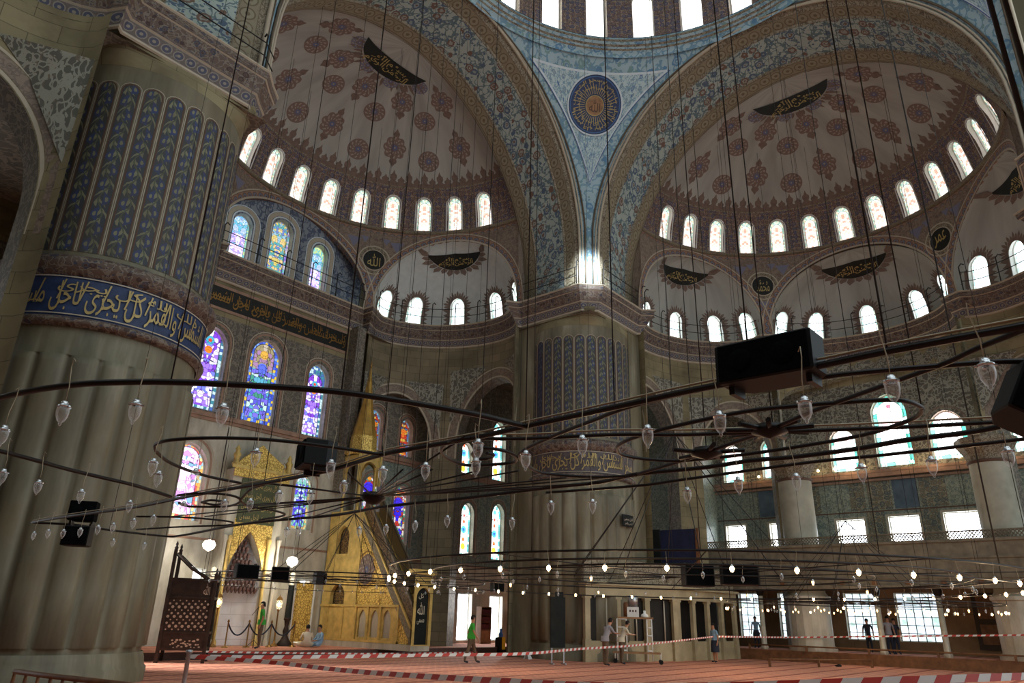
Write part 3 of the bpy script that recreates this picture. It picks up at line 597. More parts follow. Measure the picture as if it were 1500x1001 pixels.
def spandrels(bay,full=True):
    S=cyl(bay); mb=MB(); U=RC*PI/2; h=4.75
    ops=[dict(u=RC*PH,v=0,w=2*RC*AL['s'],h=h,rise=h-.01,d=.25,n=28,sill=False)]
    if full: ops+=[dict(u=-RC*PH,v=0,w=2*RC*AL['s'],h=h,rise=h-.01,d=.25,n=28,sill=False),dict(u=0,v=0,w=2*RC*AL['c'],h=h+.1,rise=h+.09,d=.45,n=28,sill=False)]
    wall(mb,S,-U if full else RC*math.radians(32),U,0,VB,ops,0,.5,.6,rev=1)
    for o in ops:
        W,H=o['w']/2,o['h']; L=local(S,o['u'],0)
        for k,(e,w,m) in enumerate(((.06,.10,2),(.26,.28,1),(.46,.07,2))):
            ribbon(mb,lambda x,y,o_=0,L=L:L(x,y,o_),[(-(W+e)*math.cos(a),(H+e)*math.sin(a)) for a in lsp(.02,PI-.02,40)],w,m,off=.005*k)
    mb.grid(lambda u,t:S(u,[VB-.02,VB,VB+.16,VB+.2][t],[0,-.16,-.16,.2][t]),seg(-U,U,.4),[0,1,2,3],5)
    ribbon(mb,local(S,0,0),[(x,VB-.12) for x in seg(-U if full else RC*.6,U,.4)],.16,1)
    bl=MB(); jn=[math.radians(a) for a in ((-32.5,32.5) if full else ())]+[math.radians(a) for a in ((-86,86) if full else (86,))]
    names={-1:'\uFDF2',1:'\uFDF2'} if bay=='N' else {-1:'\uFDF4',1:shape('عمر')}
    for a in jn:
        if abs(a)>1: 
            L=local(S,RC*a-(.35 if a>0 else -.35),0); continue
        L=local(S,RC*a,3.25); disc(mb,L,.98,6,28,ri=.62); disc(mb,L,.93,2,28,ri=.86,off=.006); disc(mb,L,.68,2,28,ri=.6,off=.006)
        for (x,y,s_) in ((-1.25,1.05,.42),(1.25,1.05,.42),(0,-1.25,.34),(-.62,1.3,.25),(.62,1.3,.25)): mb.poly([L(x-s_,y+s_*.6,.004),L(x+s_,y+s_*.6,.004),L(x,y-s_,.004)],4)
        disc(bl,L,.62,0,28,off=.02); write(bl,L,names[1 if a>0 else -1],-.38,-.4,.76,.8,1,.035)
    w=struct(mb,'wall_spandrel',['spandred','bandc','line','spand','blue_tri','mould','mould'])
    if bl.f: bl.build('calligraphy_roundel',['blackg','gold'],parent=w)
def plan_curve(bay,phc,al,n=22,off=0):
    out=[]
    for i in range(n+1):
        t=-PI/2+PI*i/n; ph=phc+al*math.sin(t); r=RC+1.95*math.cos(t); out.append((r*math.sin(ph),DS+r*math.cos(ph)))
    return out
def cornice(bay,path,nm='trim_%d',rail=None,cnt=[0]):
    """painted cornice swept along a plan path (local l,d), interior on the left of travel"""
    N=len(path); nrm=[]
    for i in range(N):
        a=Vector(path[max(0,i-1)]);b=Vector(path[min(N-1,i+1)]); p=Vector(path[i])
        t1=(p-a) if i>0 else (b-p); t2=(b-p) if i<N-1 else (p-a)
        t1.normalize(); t2.normalize(); n1=Vector((t1.y,-t1.x)); n2=Vector((t2.y,-t2.x)); n=(n1+n2); n=n.normalized() if n.length>1e-4 else n1
        nrm.append(n/max(.5,n.dot(n1)))
    acc=[0]
    for i in range(1,N): acc.append(acc[-1]+(Vector(path[i])-Vector(path[i-1])).length)
    prof=[(0,16.3,2),(.05,16.34,2),(.05,16.40,2),(.2,16.74,1),(.25,16.78,2),(.27,16.84,0),(.44,17.26,0),(.48,17.29,2),(.50,17.32,0),(.52,17.52,0),(.56,17.56,2),(.56,17.6,2),(-.7,17.6,2)]
    mb=MB()
    for k in range(len(prof)-1):
        o0,z0,_=prof[k];o1,z1,m=prof[k+1]
        if k==len(prof)-2 : m=3
        mb.grid(lambda i,t:bp(bay,path[i][0]+nrm[i].x*(o0+(o1-o0)*t),path[i][1]+nrm[i].y*(o0+(o1-o0)*t),z0+(z1-z0)*t),list(range(N)),[0,1],m,lambda i,t:(acc[i],(.34*t if m==1 else t*.45)),False)
    cnt[0]+=1; mb.build(nm%cnt[0],['moulddark','mouldblue','line','stone'],kind='structure')
    return nrm,acc
def railing(bay,path,label):
    N=len(path); P=[Vector((a,b)) for a,b in path]
    pts=[]; 
    for i in range(N):
        t=(P[min(N-1,i+1)]-P[max(0,i-1)]).normalized(); n=Vector((t.y,-t.x)); q=P[i]+n*.42; pts.append(q)
    c=pts[N//2]; b=bp(bay,c.x,c.y,ZC); th=thing('gallery_railing',b,label,'railing')
    for h in (.55,1.05):
        mb=MB(); mb.tube([bp(bay,q.x,q.y,ZC+h) for q in pts],.022,5); mb.build('rail','wire',parent=th)
    acc=0; last=-9
    for i in range(N):
        if i: acc+=(pts[i]-pts[i-1]).length
        if acc-last>1.25:
            last=acc; q=pts[i]; mb=MB(); mb.tube([bp(bay,q.x,q.y,ZC+h) for h in (0,.6,1.35)]+[bp(bay,q.x+.12,q.y,ZC+1.5),bp(bay,q.x+.25,q.y,ZC+1.42)],.03,5); mb.build('post','wire',parent=th)
def base_wall(bay,phc,al,corner=-1):
    """curved wall below the cornice, carried on two arches"""
    S0,Lh,tu=exS(bay,phc,al)
    S=lambda u,v,d=0:S0(u,v-ZC,d)
    L=Lh; s=corner   # side of the corner column
    # s=-1: column end at -L/2 ; +1 at +L/2
    a1=dict(u=s*(L*.275),v=0,w=L*.35,h=13.4,rise=2.9,pw=1.9,d=1.1,n=18,sill=False)
    a2=dict(u=-s*(L*.235),v=0,w=L*.40,h=14.2,rise=3.4,pw=1.9,d=1.1,n=18,sill=False)
    c=dict(u=s*(L/2-L*.025),v=0,w=L*.05,h=9.6,rise=0,d=.01,sill=False)
    mb=MB(); wall(mb,S,-L/2,L/2,0,16.45,[a1,a2],0,.5,.9,rev=1)
    for o in (a1,a2):
        W=o['w']/2; sp=o['h']-o['rise']; Lc=local(S,o['u'],0)
        pts=lambda e:[(-(W+e),9.8)]+[(-(W+e),sp)]+[(x,arch_top(dict(w=2*(W+e),v=0,h=o['h']+e,rise=o['rise']+e,pw=1.9),x)) for x in [-(W+e)*math.cos(q) for q in lsp(.12,PI-.12,26)]]+[((W+e),sp),((W+e),9.8)]
        ribbon(mb,Lc,pts(.07),.1,2,.004); ribbon(mb,Lc,pts(.33),.36,4); ribbon(mb,Lc,pts(.58),.08,2,.004)
        for q in(-1,1):
            x=q*(W+.72); 
            mb.poly([Lc(q*(W-.2),o['h']+.75,.0),Lc(q*(W*.25),o['h']+.82,.0),Lc(q*(W*.62),o['h']-.05,.0),Lc(q*(W+.5),sp+.9,.0),Lc(q*(W+.62),o['h']+.7,0)][::1],3,[(q*(W-.2),14.),(q*W*.25,14.1),(q*W*.62,13.2),(q*(W+.5),12.),(q*(W+.62),13.9)])
    struct(mb,'wall_exedra',['stone_curve' if bay=='N' else 'stone','rumd','line','rum','spandred'])
    # ceiling strip out to the outer walls
    mb=MB(); c=plan_curve(bay,phc,al,16)
    def out(p):
        x,y=p[0],p[1]-DS; k=20/math.hypot(x,y); X,Y=x*k,y*k+DS; lim=21.9 if bay=='N' else 25.1; zc={'N':16.3,'E':16.36,'W':16.24}[bay]
        return (max(-25,min(25.1,X)) if bay=='N' else max(-21.9,min(21.9,X)),min(lim,Y))
    mb.grid(lambda i,t:bp(bay,c[i][0]+(out(c[i])[0]-c[i][0])*t,c[i][1]+(out(c[i])[1]-c[i][1])*t,{'N':16.3,'E':16.36,'W':16.24}[bay]),list(range(17)),[0,1],0,lambda i,t:(i,t*4),False)
    struct(mb,'ceiling_aisle','rumd')
def pier(x,y,a0,side):
    rp=2.58; nf=24; mb=MB()
    def uvs(u,v): return (u*rp,v)
    # plinth and fluted shaft
    c=(x,y,0)
    mb.lathe([(2.74,0),(2.74,.3),(2.68,.36),(2.66,.5),(2.62,.62),(2.6,.66)],c,48,0,ur=2.6)
    us=lsp(0,2*PI,nf*8)
    def fl(u,z):
        ph=(u*nf/(2*PI))%1; k=1 if .78<z<7.2 else 0
        return rp-.02+k*.17*math.sqrt(max(0,1-(2*ph-1)**2))-.06*k
    zs=[.62,.77,.79,2,3.5,5,6.3,7.0,7.19,7.22,7.95]
    mb.grid(lambda u,z:Vector((x+fl(u,z)*math.cos(u),y+fl(u,z)*math.sin(u),z)),us,zs,0,uvs)
    mb.lathe([(2.6,7.9),(2.75,7.95),(2.78,8.05),(2.70,8.12),(2.66,8.14)],c,72,2,ur=2.6)
    mb.lathe([(2.66,8.14),(2.66,9.2)],c,72,3,ur=2.66)
    mb.lathe([(2.66,9.2),(2.72,9.24),(2.86,9.42),(2.88,9.6),(2.74,9.72),(2.6,9.78)],c,72,2,ur=2.6)
    mb.lathe([(2.58,9.78),(2.58,15.7)],c,72,0,ur=2.58)
    S=lambda u,v,d=0:Vector((x+(rp-d)*math.cos(a0+u/rp),y+(rp-d)*math.sin(a0+u/rp),v))
    n=28
    for i in (range(-9,11) if x>0 else range(-6,8)):
        u=i*2*PI*rp/n; L=local(S,u,0); w=.215
        pts=[(-w,9.9),(-w,14.9)]+[(-w*math.cos(a),14.9+w*math.sin(a)) for a in lsp(.3,PI-.3,5)]+[(w,14.9),(w,9.9)]
        m=5 if i==side else 4
        mb.grid(lambda q,t:L(-w+2*w*q,9.9+(14.9+math.sqrt(max(0,1-(2*q-1)**2))*w-9.9)*t),[0,.08,.25,.5,.75,.92,1],lsp(0,1,6),m,lambda q,t:(q,5*t+i*.43),True)
        ribbon(mb,L,pts,.035,7,.006); p2=[(a*1.25,b+(.05 if b>14.9 else 0)) for a,b in pts]; ribbon(mb,L,p2,.02,6,.004)
    # square block under the cornice
    hw=2.32; sx=-1 if x>0 else 1; sy=-1
    def sq(u,t):
        ca,sa=math.cos(u),math.sin(u); m=max(abs(ca),abs(sa)); k=1/m
        # chamfered square
        k=min(k,1.30); r=(1-t)*rp+t*(hw*k); return Vector((x+r*ca,y+r*sa,15.7+.75*t))
    mb.grid(sq,lsp(0,2*PI,72),[0,.15,.35,.6,.85,1],8,lambda u,t:(u*2.6,t),True)
    mb.grid(lambda u,z:Vector((sq(u,1).x,sq(u,1).y,z)),lsp(0,2*PI,72),[16.45,17.6],8,lambda u,z:(u*2.6,z),False)
    w=struct(mb,'wall_pier',['pier','marble','moulddark','bandblue' if x<0 else 'bandgrey','panel','paneld','line','lineb','stone','stonedk'])
    # inscription band
    ins=MB(); L=local(lambda u,v,d=0:S(u,v,d-.10),0,0)
    t='وسخر الشمس والقمر كل يجرى لاجل مسمى'
    u0,u1=((-3.3,3.2) if x>0 else (-2.75,3.4)); W=u1-u0
    write(ins,L,shape(t),u0+.05,8.24,W-.1,.80,0,.01); write(ins,L,shape('ذلك الله كل يجرى'),u0+1.2,8.74,W-2.6,.34,0,.012); 
    for q in range(12): 
        xx=u0+.3+q*(W-.5)/12; ribbon(ins,L,[(xx,8.55),(xx+.1,9.08)],.035,0,.012)
    write(ins,L,'\uFDF2',u0+.1,8.78,.42,.34,0,.01)
    for z in (8.19,9.16): ribbon(ins,L,[(q,z) for q in lsp(u0-.1,u1+.4,40)],.03,1)
    ribbon(ins,L,[(u0-.1,8.19),(u0-.1,9.16)],.05,1)
    ins.build('inscription',['gold','line'],parent=w)
    return w
def pendentive(sx,sy):
    """curved triangle between two great arches; carries the round medallion"""
    zt=29.5
    def wz(z):
        if z<=19.9: return WF
        q=min(1,(z-19.9)/9.6); return WF*math.sqrt(max(0,1-q*q))
    a_mid=math.atan2(sy,sx)
    def half(z): return PI/4-math.atan2(wz(z),B0) if wz(z)<B0 else 0.
    def S(u,z,d=0):
        w=wz(z); r=math.hypot(w,B0)+d
        a=a_mid-u/r if 1 else 0; return Vector((r*math.cos(a),r*math.sin(a),z))
    def hw(z): w=wz(z); return math.hypot(w,B0)*(math.pi/4-math.atan2(w,B0))
    # note: width of the triangle at height z is 2*hw
    zs=[17.6,18.5,19.4,19.9]+[19.9+9.6*math.sin(a) for a in lsp(.12,PI/2,26)]
    mb=MB(); mb.grid(lambda q,z:S((2*q-1)*hw(z),z),lsp(0,1,16),zs,0,lambda q,z:((2*q-1)*hw(z),z))
    # ribs along both edges
    for s_ in(1,-1):
        for e,r,m in ((.0,.07,1),(.16,.045,1),(.34,.05,2)):
            pts=[S(s_*max(.02+e*.5,hw(z)-e),z,-.05) for z in zs[:-1]]; mb.tube(pts,r,5,m)
    mg=.98; zb=next(z for z in lsp(20,29,200) if hw(z)>mg+.01); z1=28.75
    zz=lsp(zb,z1,22); mb.grid(lambda q,z:S((2*q-1)*(hw(z)-mg),z,-.03),lsp(0,1,12),zz,3,lambda q,z:((2*q-1)*hw(z),z))
    out=[(-(hw(z)-mg),z) for z in zz[::-1]]+[((hw(z)-mg),z) for z in zz]; LL=local(S,0,0,1,.045); 
    top=[(hw(z1)-mg-(2*(hw(z1)-mg))*i/14,z1) for i in range(15)]
    ribbon(mb,LL,out,.09,4); ribbon(mb,LL,top,.09,4); ribbon(mb,LL,[(a*1.045,b+.0) for a,b in out],.04,5,.01)
    w=struct(mb,'ceiling_pendentive',['pend','line','mould','pend_in','linew','bluel'])
    md=MB(); Z0=27.35; L=lambda x,y,o=0:S(x,Z0+y*.93,-.07-o)
    disc(md,L,1.42,0,48,rad=4); disc(md,L,1.5,2,48,ri=1.42,off=.01); disc(md,L,1.36,3,48,ri=1.31,off=.01); disc(md,L,.46,4,32,off=.012); disc(md,L,.5,1,32,ri=.46,off=.014)
    for i in range(40):
        a=2*PI*i/40; r0=.55; r1=.98+.28*((i*7)%5)/4; c,s_=math.cos(a),math.sin(a); ribbon(md,L,[(c*r0,s_*r0),(c*(r0+r1)/2,s_*(r0+r1)/2),(math.cos(a+.04)*r1,math.sin(a+.04)*r1)],.028,1,.016)
    for k,rr in enumerate((.78,1.08)): write(md,lambda x,y,o=0:L(math.cos(-x+PI/2)*(rr+y),math.sin(-x+PI/2)*(rr+y),o),shape('وسخر الشمس والقمر كل يجرى لاجل مسمى'),k*.5,-.02,2*PI-.1,.22,1,.02)
    write(md,L,'\uFDF2',-.3,-.3,.6,.6,5,.025)
    md.build('medallion',['bandblue','gold','linew','bluel','woodl','lineb'],parent=w)
def build_shell():
    # great dome drum
    mb=MB(); Rd=9.42
    Sd=lambda u,v,d=0:Vector(((Rd+d)*math.sin(u/Rd),(Rd+d)*math.cos(u/Rd),v))
    prof=[(9.9,29.3),(9.86,29.6),(9.75,29.62),(9.72,29.72),(9.6,29.74),(9.56,29.86),(9.40,29.9),(9.36,30.02),(9.45,30.08),(9.45,30.2)]
    mb.lathe(prof,(0,0,0),96,0,mfn=lambda j:[0,0,3,0,3,0,3,0,0][j],ur=9.4)
    ops=[dict(u=Rd*math.radians(15*k+90-1.5-0),v=30.2,w=1.12,h=3.2,rise=.5,d=.5,n=6) for k in range(-17,7)]
    ops=[]
    for k in range(24):
        a=math.radians(1.5+15*k); az=PI/2-a; u=Rd*((az)%(2*PI)); ops.append(dict(u=u,v=30.2,w=1.12,h=3.2,rise=.5,d=.5,n=6))
    u0=min(o['u'] for o in ops)-.8
    wall(mb,Sd,u0,u0+2*PI*Rd,30.2,34.2,ops,1,.5,1.,rev=3)
    mb.lathe([(9.42*math.cos(a),34.2+8*math.sin(a)) for a in lsp(0,PI/2,16)],(0,0,0),64,2,ur=9)
    dm=struct(mb,'ceiling_dome',['pend','drum','pend_in','mould'])
    for o in ops: window(Sd,o,'g_dome',fw=.06)
    for sx,sy in ((1,1),(-1,1),(1,-1)): pendentive(sx,sy)
    for bay in 'NEW':
        ms=soffit(bay); struct(ms,'ceiling_great_arch',['mould','bandb','band','bandb'])
    for bay in 'NE':
        semi(bay); spandrels(bay); exedra(bay,PH,AL['s']); exedra(bay,-PH,AL['s'])
        base_wall(bay,PH,AL['s'],-1); base_wall(bay,-PH,AL['s'],1)
    exedra('E',0,AL['c']); spandrels('W',False); exedra('W',PH,AL['s']); base_wall('W',math.radians(59.3),AL['s'],-1)
    semi('W')
    pier(11.66,11.66,math.radians(180+35),-4); pier(-11.66,11.66,math.radians(-90-8),99)
    # cornices
    e=lambda b,ph,al:plan_curve(b,ph,al)
    jl,jr=[(-9.62,9.62),(-9.32,9.9),(-9.32,13.77)],[(9.32,13.77),(9.32,9.9),(9.62,9.62)]
    cN=[(-4.86,21.25),(-4.86,21.65),(4.86,21.65),(4.86,21.25)]
    pN=jl+e('N',-PH,AL['s'])[1:-1]+cN+e('N',PH,AL['s'])[1:-1]+jr
    cornice('N',pN); pE=jl+e('E',-PH,AL['s'])[1:-1]+e('E',0,AL['c'])[1:-1]+e('E',PH,AL['s'])[1:-1]+jr; cornice('E',pE)
    pW=e('W',PH,AL['s'])[1:-1]+jr; cornice('W',pW)
    railing('N',e('N',PH,AL['s'])[1:-1],'thin black railing on the ledge under the cool white vault beside the mihrab wall')
    railing('N',[(-4.3,21.6)]+[(x,21.6) for x in lsp(-4,4,10)]+[(4.4,21.6)],'black ledge railing in front of the three tall blue stained windows above the mihrab')
    railing('N',jr[:2],'short black railing on the ledge left of the bright pendentive foot')
    railing('E',jl[1:],'short black railing on the ledge right of the bright pendentive foot')
    railing('E',e('E',-PH,AL['s'])[1:-1],'thin black ledge railing of the vault nearest the middle pier on the right')
    railing('E',e('E',0,AL['c'])[1:-1],'thin black ledge railing behind the big hanging loudspeaker')
    railing('E',e('E',PH,AL['s'])[1:-1],'thin black ledge railing at the right edge of the view')
    railing('W',jr,'black railing with a pale bent rail above the giant left pier')
    # ------------ north wall (mihrab side)
    SN=lambda u,v,d=0:Vector((u,21.7+d,v))
    def O(x,z0,z1,w,**k): return dict(dict(u=x,v=z0,w=w,h=z1-z0,d=.45,rise=w*.55,pw=1.7,n=10),**k)
    def seq(S,bands,x0,x1,inset=0):
        for (z0,z1,ops,mat,nm) in bands:
            mb=MB(); wall(mb,S,x0,x1,z0,z1,[o for o,_,_ in ops],0,1.2,1.2,rev=1,inset=inset); struct(mb,nm,[mat,'marble'])
            for o,g,b in ops: window(S,o,g,inset=inset,bars=b)
    R_=dict(rise=0)
    wx=px(291,845,1,21.7).x
    nd=(O(wx,2.2,3.3,.55,**R_),'g_day',None),(O(-17,.6,3.2,1.4,**R_),'g_day',(3,5)),(O(-21,.6,3.2,1.4,**R_),'g_day',(3,5)),(O(3.05,.35,3.15,.55,**R_),'g_day',None),(O(14.3,.4,2.95,1.2,**R_),'g_day',None),(O(17.1,.4,2.9,1.2,**R_),'g_day',None),(O(19.8,.4,2.8,1.2,**R_),'g_day',None)  # windows far left of the mihrab, all rows, are added to light that aisle
    gl2=[(O(-17,5.2,8.5,1.6),'g_e',None),(O(-21,5.2,8.5,1.6),'g_e',None),(O(-3.62,5.2,8.5,1.75),'g_m1',None),(O(2.42,5.4,8.1,1.1),'g_m2',None),(O(6.6,5.9,8.7,1.15),'g_o2',None),(O(8.8,5.25,8.45,1.2),'g_o2',None),(O(14.2,5.1,8.2,1.1),'g_c',None),(O(17.05,5.05,8.5,1.15),'g_c',None),(O(19.8,5.1,8.6,1.1),'g_c',None)]
    gl3=[(O(-15,10.2,13.8,1.6),'g_e',None),(O(-18,10.2,13.8,1.6),'g_e',None),(O(-21.5,10.2,13.8,1.6),'g_e',None),(O(-3.55,10.05,14.0,1.5),'g_q1',None),(O(-.7,10.0,14.25,1.75),'g_q2',None),(O(2.4,10.0,13.85,1.25),'g_q1',None),(O(6.5,10.1,12.4,.95),'g_o1',None),(O(8.75,10.1,12.3,.95),'g_o1',None),(O(13.9,9.75,11.9,1.1),'g_c',None),(O(16.95,10.0,13.9,1.25),'g_c',None),(O(19.6,10.1,12.6,1.1),'g_c',None)]
    seq(SN,[(0,4.4,[q for q in nd if q[0]['u']<6],'marble','wall_north')],-25,6.0)
    seq(SN,[(0,3.4,[q for q in nd if q[0]['u']>6],'marble','wall_north'),(3.4,4.6,[],'marble','wall_north')],6.0,25)
    seq(SN,[(4.4,9.6,[q for q in gl2 if q[0]['u']<6],'marble','wall_north'),(9.6,14.6,[q for q in gl3 if q[0]['u']<6],'rumd','wall_north'),(14.6,17.6,[],'stone','wall_north')],-25,6.0)
    seq(SN,[(4.6,9.6,[q for q in gl2 if q[0]['u']>6],'tile','wall_north'),(9.6,14.3,[q for q in gl3 if q[0]['u']>6],'rumd','wall_north'),(14.3,17.6,[],'rumd','wall_north')],6.0,25)
    mb=MB()
    for (z,h,d) in ((9.6,.34,.16),(4.45,.1,.06)):
        for k,(zz,hh,dd) in enumerate(((z,h*.4,d*.5),(z+h*.4,h*.6,d))): mb.box((6,21.7-dd/2,zz+hh/2),(38,dd,hh),0)
    struct(mb,'trim_20','pink')
    for (x,z0,z1,w) in [(o['u'],o['v'],o['v']+o['h'],o['w']) for o,_,_ in gl3+gl2]:
        mb=MB(); L=local(SN,x,0,1,.02); W=w/2+.12; sp=z1-w*.5
        ribbon(mb,L,[(-W,z0-.1),(-W,sp)]+[(-W*math.cos(a),sp+(w*.55+.12)*abs(math.sin(a))**.85) for a in lsp(.2,PI-.2,12)]+[(W,sp),(W,z0-.1)],.10,0); ribbon(mb,L,[(-W-.12,z0-.1),(-W-.12,sp)]+[(-(W+.12)*math.cos(a),sp+(w*.55+.24)*abs(math.sin(a))**.85) for a in lsp(.2,PI-.2,12)]+[(W+.12,sp),(W+.12,z0-.1)],.05,1,.005)
        struct(mb,'trim_21',['pink','line'])
    # inscription strip above the upper windows
    mb=MB(); L=local(SN,0,0,1,.03); mb.poly([L(-4.5,15.0),L(3.9,15.0),L(3.9,16.0),L(-4.5,16.0)],0); write(mb,L,shape('وسخر الشمس والقمر كل يجرى لاجل مسمى'),-4.35,15.12,8.1,.75,1,.02); write(mb,L,shape('كل يجرى لاجل مسمى ذلك والقمر سخر الشمس'),-4.35,15.3,8.1,.6,1,.025)
    for z in (14.93,16.07): ribbon(mb,L,[(-4.6,z),(3.95,z)],.14,2)
    struct(mb,'trim_22',['blackg','brass','pink'])
    # jamb pilasters of the qibla wall corners
    mb=MB()
    for x in(-5.0,4.3):
        mb.box((x,21.35,8.2 if x<0 else 11.9),(.55,.7,16.4 if x<0 else 9.),0)
    struct(mb,'wall_pilaster',['rumd'])
    # tympanum with three tall windows
    ST=lambda u,v,d=0:Vector((u,22.72+d,v)); mb=MB()
    mb.poly([(-5.2,21.6,17.61),(5.2,21.6,17.61),(5.2,22.75,17.61),(-5.2,22.75,17.61)],3)
    ops=[O(-2.62,17.85,20.9,1.05,rise=.55),O(-.34,17.8,21.6,1.25,rise=.65),O(2.15,17.8,21.15,1.0,rise=.55)]
    wall(mb,ST,-5.2,5.2,17.5,22.9,ops,0,.8,.8,rev=1)
    for o in ops:
        L=local(ST,o['u'],0); W=o['w']/2+.09; z1=o['v']+o['h']
        for e,w_,m in ((0,.08,2),(.18,.22,3),(.33,.05,2)): ribbon(mb,L,[(-W-e,17.6),(-W-e,z1-.5)]+[(-(W+e)*math.cos(a),z1-.5+(.6+e)*math.sin(a)) for a in lsp(.2,PI-.2,10)]+[(W+e,z1-.5),(W+e,17.6)],w_,m)
    struct(mb,'wall_tympanum',['tymp','marble','linew','line'])
    for o,g in zip(ops,('g_tymp','g_tymp2','g_tymp')): window(ST,o,g)
    # ------------ east wall
    SE=lambda u,v,d=0:Vector((24.9+d,-u,v))
    eg=[(O(-8.9,1.0,3.4,1.2,**R_),'g_gard',(3,6)),(O(-6.9,1.0,3.4,.5,**R_),'g_gard',(2,6)),(O(-2.75,1.05,3.4,1.6,**R_),'g_gard',(4,6)),(O(-.05,1.05,3.4,1.95,**R_),'g_gard',(5,6))]
    e2=[(O(-9.3,5.7,7.3,1.25,**R_),'g_day',(2,3)),(O(-6.6,5.7,7.3,1.2,**R_),'g_day',(2,3)),(O(-2.65,5.75,7.25,1.45,**R_),'g_day',(2,3)),(O(.05,5.75,7.3,1.5,**R_),'g_day',(1,3)),(O(2.8,5.65,7.35,1.75,**R_),'g_day',None),(O(6.6,5.6,7.3,1.2,**R_),'g_day',(2,3))]
    e3=[(O(-9.15,9.95,12.3,1.3),'g_e',None),(O(-6.8,10.0,12.35,.95),'g_e',None),(O(-2.5,9.95,12.45,1.45),'g_e',None),(O(.15,10.0,14.05,1.8),'g_e',None),(O(2.85,10.1,12.7,1.75),'g_e',None),(O(6.4,10.1,12.9,1.6),'g_e',None)]
    seq(SE,[(0,4.9,eg,'woodl2','wall_east'),(4.9,9.45,e2,'tile','wall_east'),(9.45,14.9,e3,'rum','wall_east'),(14.9,17.6,[],'stone','wall_east')],-21.9,15)
    mb=MB()  # square tile panels between the gallery windows
    for (y0,y1,m) in ((-4.9,-4.1,1),(-3.9,-2.7,0),(-2.5,-1.7,1),(-1.55,-.35,1),(-.25,.95,2),(1.05,2.3,1),(2.4,3.1,0),(3.2,4.5,0),(-10.4,-8.,0),(-7.7,-6.2,2)):
        mb.poly([SE(y0,7.7,-.015),SE(y1,7.7,-.015),SE(y1,9.3,-.015),SE(y0,9.3,-.015)],m,[(y0,0),(y1,0),(y1,1.6),(y0,1.6)])
    for (y0,y1) in ((-1.75,-.85),(.95,1.75)): mb.poly([SE(y0,5.7,-.015),SE(y1,5.7,-.015),SE(y1,7.6,-.015),SE(y0,7.6,-.015)],1,[(y0,0),(y1,0),(y1,1.9),(y0,1.9)])
    for z in (7.62,9.36): ribbon(mb,local(SE,0,0,1,.02),[(x,z) for x in (-10.4,-5,0,5,14)],.07,3)
    struct(mb,'wall_tiles',['tile','tile2','tile3','lineb'])
    mb=MB(); 
    for x,w in ((24.8,.2),(24.72,.1)): mb.box((x,3,9.55 if w>.15 else 9.75),(w*1.6,37,.22 if w>.15 else .14),0)
    mb.box((24.84,3,9.3),(.12,37,.12),0); struct(mb,'trim_23','pink')
    for o,_,_ in e3:
        x,z0,z1,w=o['u'],o['v'],o['v']+o['h'],o['w']; mb=MB(); L=local(SE,x,0,1,.02); W=w/2+.1; sp=z1-w*.5
        ribbon(mb,L,[(-W,z0-.1),(-W,sp)]+[(-W*math.cos(a),sp+(w*.55+.1)*abs(math.sin(a))**.85) for a in lsp(.2,PI-.2,12)]+[(W,sp),(W,z0-.1)],.12,0); struct(mb,'trim_24','spandred')
    for o,_,_ in e2:
        x,z0,z1,w=o['u'],o['v'],o['v']+o['h'],o['w']; mb=MB(); L=local(SE,x,0,1,.02)
        ribbon(mb,L,[(-w/2-.07,z0),(-w/2-.07,z1+.07),(w/2+.07,z1+.07),(w/2+.07,z0)],.12,0)
        for i in range(7):
            for j in range(3):   # pierced parapet slab below
                if (i+j)%2==0: mb.box(L((i-3)*w/7,z0-.1-j*.13,-.0),(.03,w/9,.11),1)
        struct(mb,'trim_25',['line','white'])
    # wall over the middle of the east exedra
    S0,Lh,tu=exS('E',0,AL['c']); Sx=lambda u,v,d=0:S0(u,v-ZC,d); mb=MB()
    ao=dict(u=0,v=9.6,w=Lh*.92,h=5.7,rise=2.6,pw=2.6,d=1.1,n=24,sill=False)
    wall(mb,Sx,-Lh/2,Lh/2,9.6,16.45,[ao],0,.5,.9,rev=1); 
    L=local(Sx,0,0); pts=[(x,arch_top(ao,x)+.3+(.22 if (abs(int((x+9)*1.6))%2) else 0)) for x in lsp(-4.6,4.6,46)]
    ribbon(mb,L,pts,.62,1,.0)
    for s_ in(-1,1): ribbon(mb,L,[(s_*(Lh/2-.32),9.7),(s_*(Lh/2-.32),16.0)],.5,1,.01); ribbon(mb,L,[(s_*(Lh/2-.62),9.7),(s_*(Lh/2-.62),16.1)],.06,2,.015)
    struct(mb,'wall_exedra',['stone','rum','line'])
    # east arcade columns
    for sy,nm in ((1,'column'),(-1,'column')):
        yy=4.4 if sy>0 else -4.75; mb=MB(); c=(21.75,yy,0)
        mb.lathe([(1.15,.5),(1.15,.7),(1.02,.75),(1.02,2.9),(1.1,2.95),(1.1,3.1)],c,16,1,smooth=False,ur=1)
        mb.lathe([(1.02,3.1),(.88,3.3),(.86,9.0)],c,32,0,ur=1)
        mb.lathe([(.86,9.0),(.93,9.03),(.93,9.12),(.86,9.15)],c,32,3,ur=1)
        mb.lathe([(.86,9.12),(.95,9.4),(1.25,9.9),(1.3,10.05),(1.3,10.2)],c,8,2,smooth=False,ur=1); struct(mb,'wall_column',['column','marble','mould','lineb'])
    # gallery on slender columns
    mb=MB(); mb.box((22.8,-1.2,4.9),(4.2,23,.3),0); mb.box((20.7,-1.2,4.45),(.22,23,2.05),0)
    for z,h,d in ((5.5,.12,.34),(4.75,.08,.30),(3.5,.16,.4),(3.9,.06,.28)): mb.box((20.68,-1.2,z),(d,23,h),0)
    for y in lsp(-11,9.6,14): mb.box((20.64,y,3.62),(.3,.22,.3),1)
